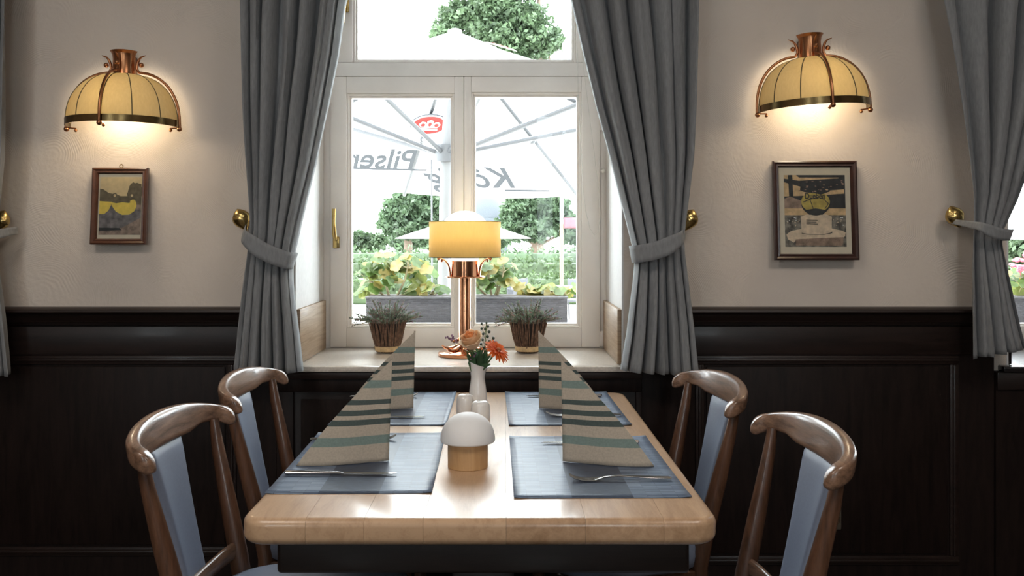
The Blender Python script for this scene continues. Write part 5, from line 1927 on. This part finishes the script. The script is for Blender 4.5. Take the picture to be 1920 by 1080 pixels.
# second umbrella far off
DY2 = 20.0
p2 = P(870, 420, DY2)
u2 = thing('garden_umbrella', 'smaller white umbrella farther off, behind the lamp shade', 'umbrella', (p2.x, p2.y, GZ))
pk = Vector((0, 0, P(0, 405, DY2).z - GZ))
for k in range(8):
    a0, a1 = k * PI / 4 + 0.2, (k + 1) * PI / 4 + 0.2
    zr = P(0, 447, DY2).z - GZ
    q0, q1 = Vector((1.5 * math.cos(a0), 1.5 * math.sin(a0), zr)), Vector((1.5 * math.cos(a1), 1.5 * math.sin(a1), zr))
    bm = B(); bm.faces.new([bm.verts.new(v_) for v_ in (pk, q0, q1)])
    o = obj('canopy_panel', bm, M['canopy'], u2, smooth=False); solid(o, 0.01)
bm = B(); tube(bm, [(0, 0, 0), pk], 0.03, 12); obj('pole', bm, M['umbrella_metal'], u2)
obj('base_plate', bx(-0.35, 0.35, -0.35, 0.35, 0, 0.06, 0.01), M['umbrella_grey'], u2)

# hedges
def hedge(px0, px1, pyt, Y, thick, label, mt, n_, size):
    x0, x1 = (px0 - CX) / F * Y, (px1 - CX) / F * Y
    zt = P(0, pyt, Y).z
    t_ = thing('hedge', label, 'hedge', ((x0 + x1) / 2, Y, GZ), 0, 'clipped hedges across the garden')
    L = x1 - x0; h_ = zt - GZ
    g = np.random.default_rng(int(Y * 10))
    blobs = []
    k = int(L / 0.55) + 1
    for i in range(k):
        blobs.append((-L / 2 + L * (i + 0.5) / k, 0, h_ * 0.5, 0.5, thick / 2, h_ * 0.5 + g.uniform(-.03, .03)))
    leaf_cloud('foliage', blobs, n_, size, mt, t_, int(Y))
    obj('hedge_core', bx(-L / 2, L / 2, -thick * 0.32, thick * 0.32, 0, h_ * 0.82, 0.08), mt, t_)
    return t_


hedge(640, 1100, 512, 24, 1.0, 'nearest clipped hedge behind the garden tables', M['leaf_hedge'], 9000, 0.06)
hedge(600, 1110, 482, 30, 1.2, 'middle clipped hedge across the garden', M['leaf_hedge'], 9000, 0.075)
hedge(560, 1130, 463, 36, 1.4, 'farthest clipped hedge under the trees', M['leaf_mid'], 8000, 0.09)
hedge(1840, 2080, 500, 24, 1.0, 'clipped hedge seen through the second window', M['leaf_hedge'], 4500, 0.06)


def tree(label, px, pyc, Y, blobs_px, mt, n_, size, trunk_r, seedv):
    """blobs_px: (px,py,rx px,ry px) crown lobes"""
    base = P(px, 0, Y)
    t_ = thing('tree', label, 'tree', (base.x, Y, GZ))
    s_ = Y / F
    bl = []
    for bx_, by_, rx, ry in blobs_px:
        c_ = P(bx_, by_, Y)
        bl.append((c_.x - base.x, random.uniform(-.4, .4), c_.z - GZ, rx * s_, rx * s_, ry * s_))
    leaf_cloud('foliage', bl, n_, size, mt, t_, seedv, 0.35)
    bm = B()
    topz = max(b_[2] for b_ in bl)
    tube(bm, [(0, 0, 0), (0.1, 0, topz * 0.4), (0, 0, topz)], [trunk_r, trunk_r * .7, trunk_r * .3], 10)
    for b_ in bl:
        tube(bm, [(0.05, 0, b_[2] * 0.55), ((b_[0]) * 0.5, b_[1] * 0.5, b_[2] * 0.8), (b_[0], b_[1], b_[2])], [trunk_r * .35, trunk_r * .25, trunk_r * .1], 6)
    obj('trunk', bm, M['bark'], t_)
    return t_


tree('tall leafy tree showing above the umbrella in the top pane', 1010, 60, 50,
     [(920, 20, 60, 40), (860, 30, 45, 35), (985, 40, 50, 40), (1010, 80, 45, 30), (930, 75, 55, 32), (835, 62, 30, 20), (960, -40, 60, 50), (890, -40, 50, 40), (1035, 75, 25, 22), (950, 120, 60, 40)], M['leaf_mid'], 30000, 0.15, 0.3, 1)
tree('round green tree left of the lamp, under the umbrella edge', 762, 400, 46,
     [(755, 395, 40, 38), (785, 385, 38, 40), (735, 415, 26, 24), (770, 430, 42, 20), (810, 400, 30, 36)], M['leaf_dark'], 24000, 0.13, 0.3, 2)
tree('round green tree right of the lamp, beside the flag post', 1000, 400, 46,
     [(975, 385, 32, 32), (1010, 380, 40, 36), (1040, 395, 30, 40), (960, 420, 26, 30), (1000, 430, 46, 24), (1075, 430, 30, 30)], M['leaf_dark'], 26000, 0.13, 0.3, 3)
tree('pale bushes at the far left behind the window box', 690, 455, 50,
     [(672, 452, 26, 20), (700, 456, 26, 18), (648, 456, 26, 22)], M['leaf_mid'], 12000, 0.12, 0.12, 4)
tree('row of low bushes behind the far umbrella', 930, 458, 52,
     [(760, 455, 30, 14), (800, 452, 26, 14), (900, 455, 28, 12), (935, 450, 26, 14), (830, 455, 30, 13)], M['leaf_dark'], 14000, 0.12, 0.12, 5)
tree('leafy tree seen through the second window at the right edge', 1935, 430, 40,
     [(1900, 470, 40, 30), (1940, 440, 60, 40), (1985, 470, 50, 40)], M['leaf_mid'], 5000, 0.2, 0.25, 6)
u3 = copy_tree(u2)
p3 = P(1925, 420, 16.0)
u3.location = (p3.x, p3.y, GZ)
u3['label'] = 'white umbrella seen through the second window at the right edge'

# flag post with a pink banner
t_ = thing('flag_post', 'slim post with a pink banner at the right of the garden', 'post', (P(1053, 0, 22).x, 22, GZ))
bm = B(); tube(bm, [(0, 0, 0), (0, 0, P(0, 420, 22).z - GZ)], 0.045, 10); obj('lower_post', bm, M['post_yellow'], t_)
bm = B(); tube(bm, [(0, 0, P(0, 420, 22).z - GZ), (0, 0, P(0, 355, 22).z - GZ)], 0.045, 10); obj('upper_post', bm, M['umbrella_metal'], t_)
bm = B(); grid(bm, 8, 4, lambda u, v_: Vector((0.05 + 0.55 * u, 0.04 * math.sin(u * 7), lerp(P(0, 428, 22).z, P(0, 408, 22).z, v_) - GZ)))
o = obj('banner', bm, M['banner_pink'], t_); solid(o, 0.006)

# pale domed building behind the trees
t_ = thing('domed_building', 'pale domed building between mullion and right tree', 'building', (P(905, 0, 70).x, 70, GZ))
zz = P(0, 410, 70).z - GZ
obj('walls', bx(-1.9, 1.9, -1.9, 1.9, 0, zz, 0.05), M['pale_building'], t_)
bm = B(); lathe(bm, [(1.9, zz), (1.8, zz + 0.7), (1.35, zz + 1.4), (0.7, zz + 1.85), (0.12, zz + 2.05), (0.1, zz + 2.5), (0, zz + 2.6)], 24); obj('dome', bm, M['pale_building'], t_)


# garden tables and chairs
def garden_table(px, py, Y, label):
    p_ = P(px, py, Y)
    t_ = thing('garden_table', label, 'table', (p_.x, Y, GZ), 0, 'garden tables')
    h_ = p_.z - GZ
    obj('tabletop', bx(-0.45, 0.45, -0.4, 0.4, h_ - 0.04, h_, 0.006), M['pale_top'], t_)
    for sx_ in (-1, 1):
        for sy_ in (-1, 1):
            obj('leg', bx(sx_ * 0.38 - 0.025, sx_ * 0.38 + 0.025, sy_ * 0.33 - 0.025, sy_ * 0.33 + 0.025, 0, h_ - 0.04), M['rattan_grey'], t_, smooth=False)


def garden_chair(px, Y, rz, label):
    t_ = thing('garden_chair', label, 'chair', (P(px, 0, Y).x, Y, GZ), rz, 'grey garden chairs')
    obj('seat', bx(-0.24, 0.24, -0.24, 0.24, 0.40, 0.45, 0.01), M['rattan_grey'], t_)
    obj('backrest', bx(-0.24, 0.24, 0.20, 0.245, 0.48, 0.86, 0.015), M['rattan_grey'], t_)
    for sx_ in (-1, 1):
        bm_ = B(); tube(bm_, [(sx_ * 0.22, 0.28, 0), (sx_ * 0.22, 0.22, 0.45), (sx_ * 0.22, 0.23, 0.88)], 0.018, 8); obj('leg', bm_, M['rattan_grey'], t_)
        bm_ = B(); tube(bm_, [(sx_ * 0.22, -0.26, 0), (sx_ * 0.22, -0.21, 0.42), (sx_ * 0.22, -0.2, 0.64), (sx_ * 0.23, 0.2, 0.66)], 0.016, 8); obj('leg', bm_, M['rattan_grey'], t_)


garden_table(1000, 537, 18.5, 'pale garden table left of the garden chairs')
garden_table(1075, 537, 17.5, 'pale garden table at the right edge of the right pane')
garden_chair(978, 19.3, 0.4, 'grey garden chair left of the pale garden table')
garden_chair(1030, 16.6, 2.4, 'grey garden chair between the two pale garden tables')
garden_chair(1078, 19.2, -0.4, 'grey garden chair behind the right garden table')
garden_chair(800, 19.0, 1.9, 'grey garden chair glimpsed left of the lamp column')
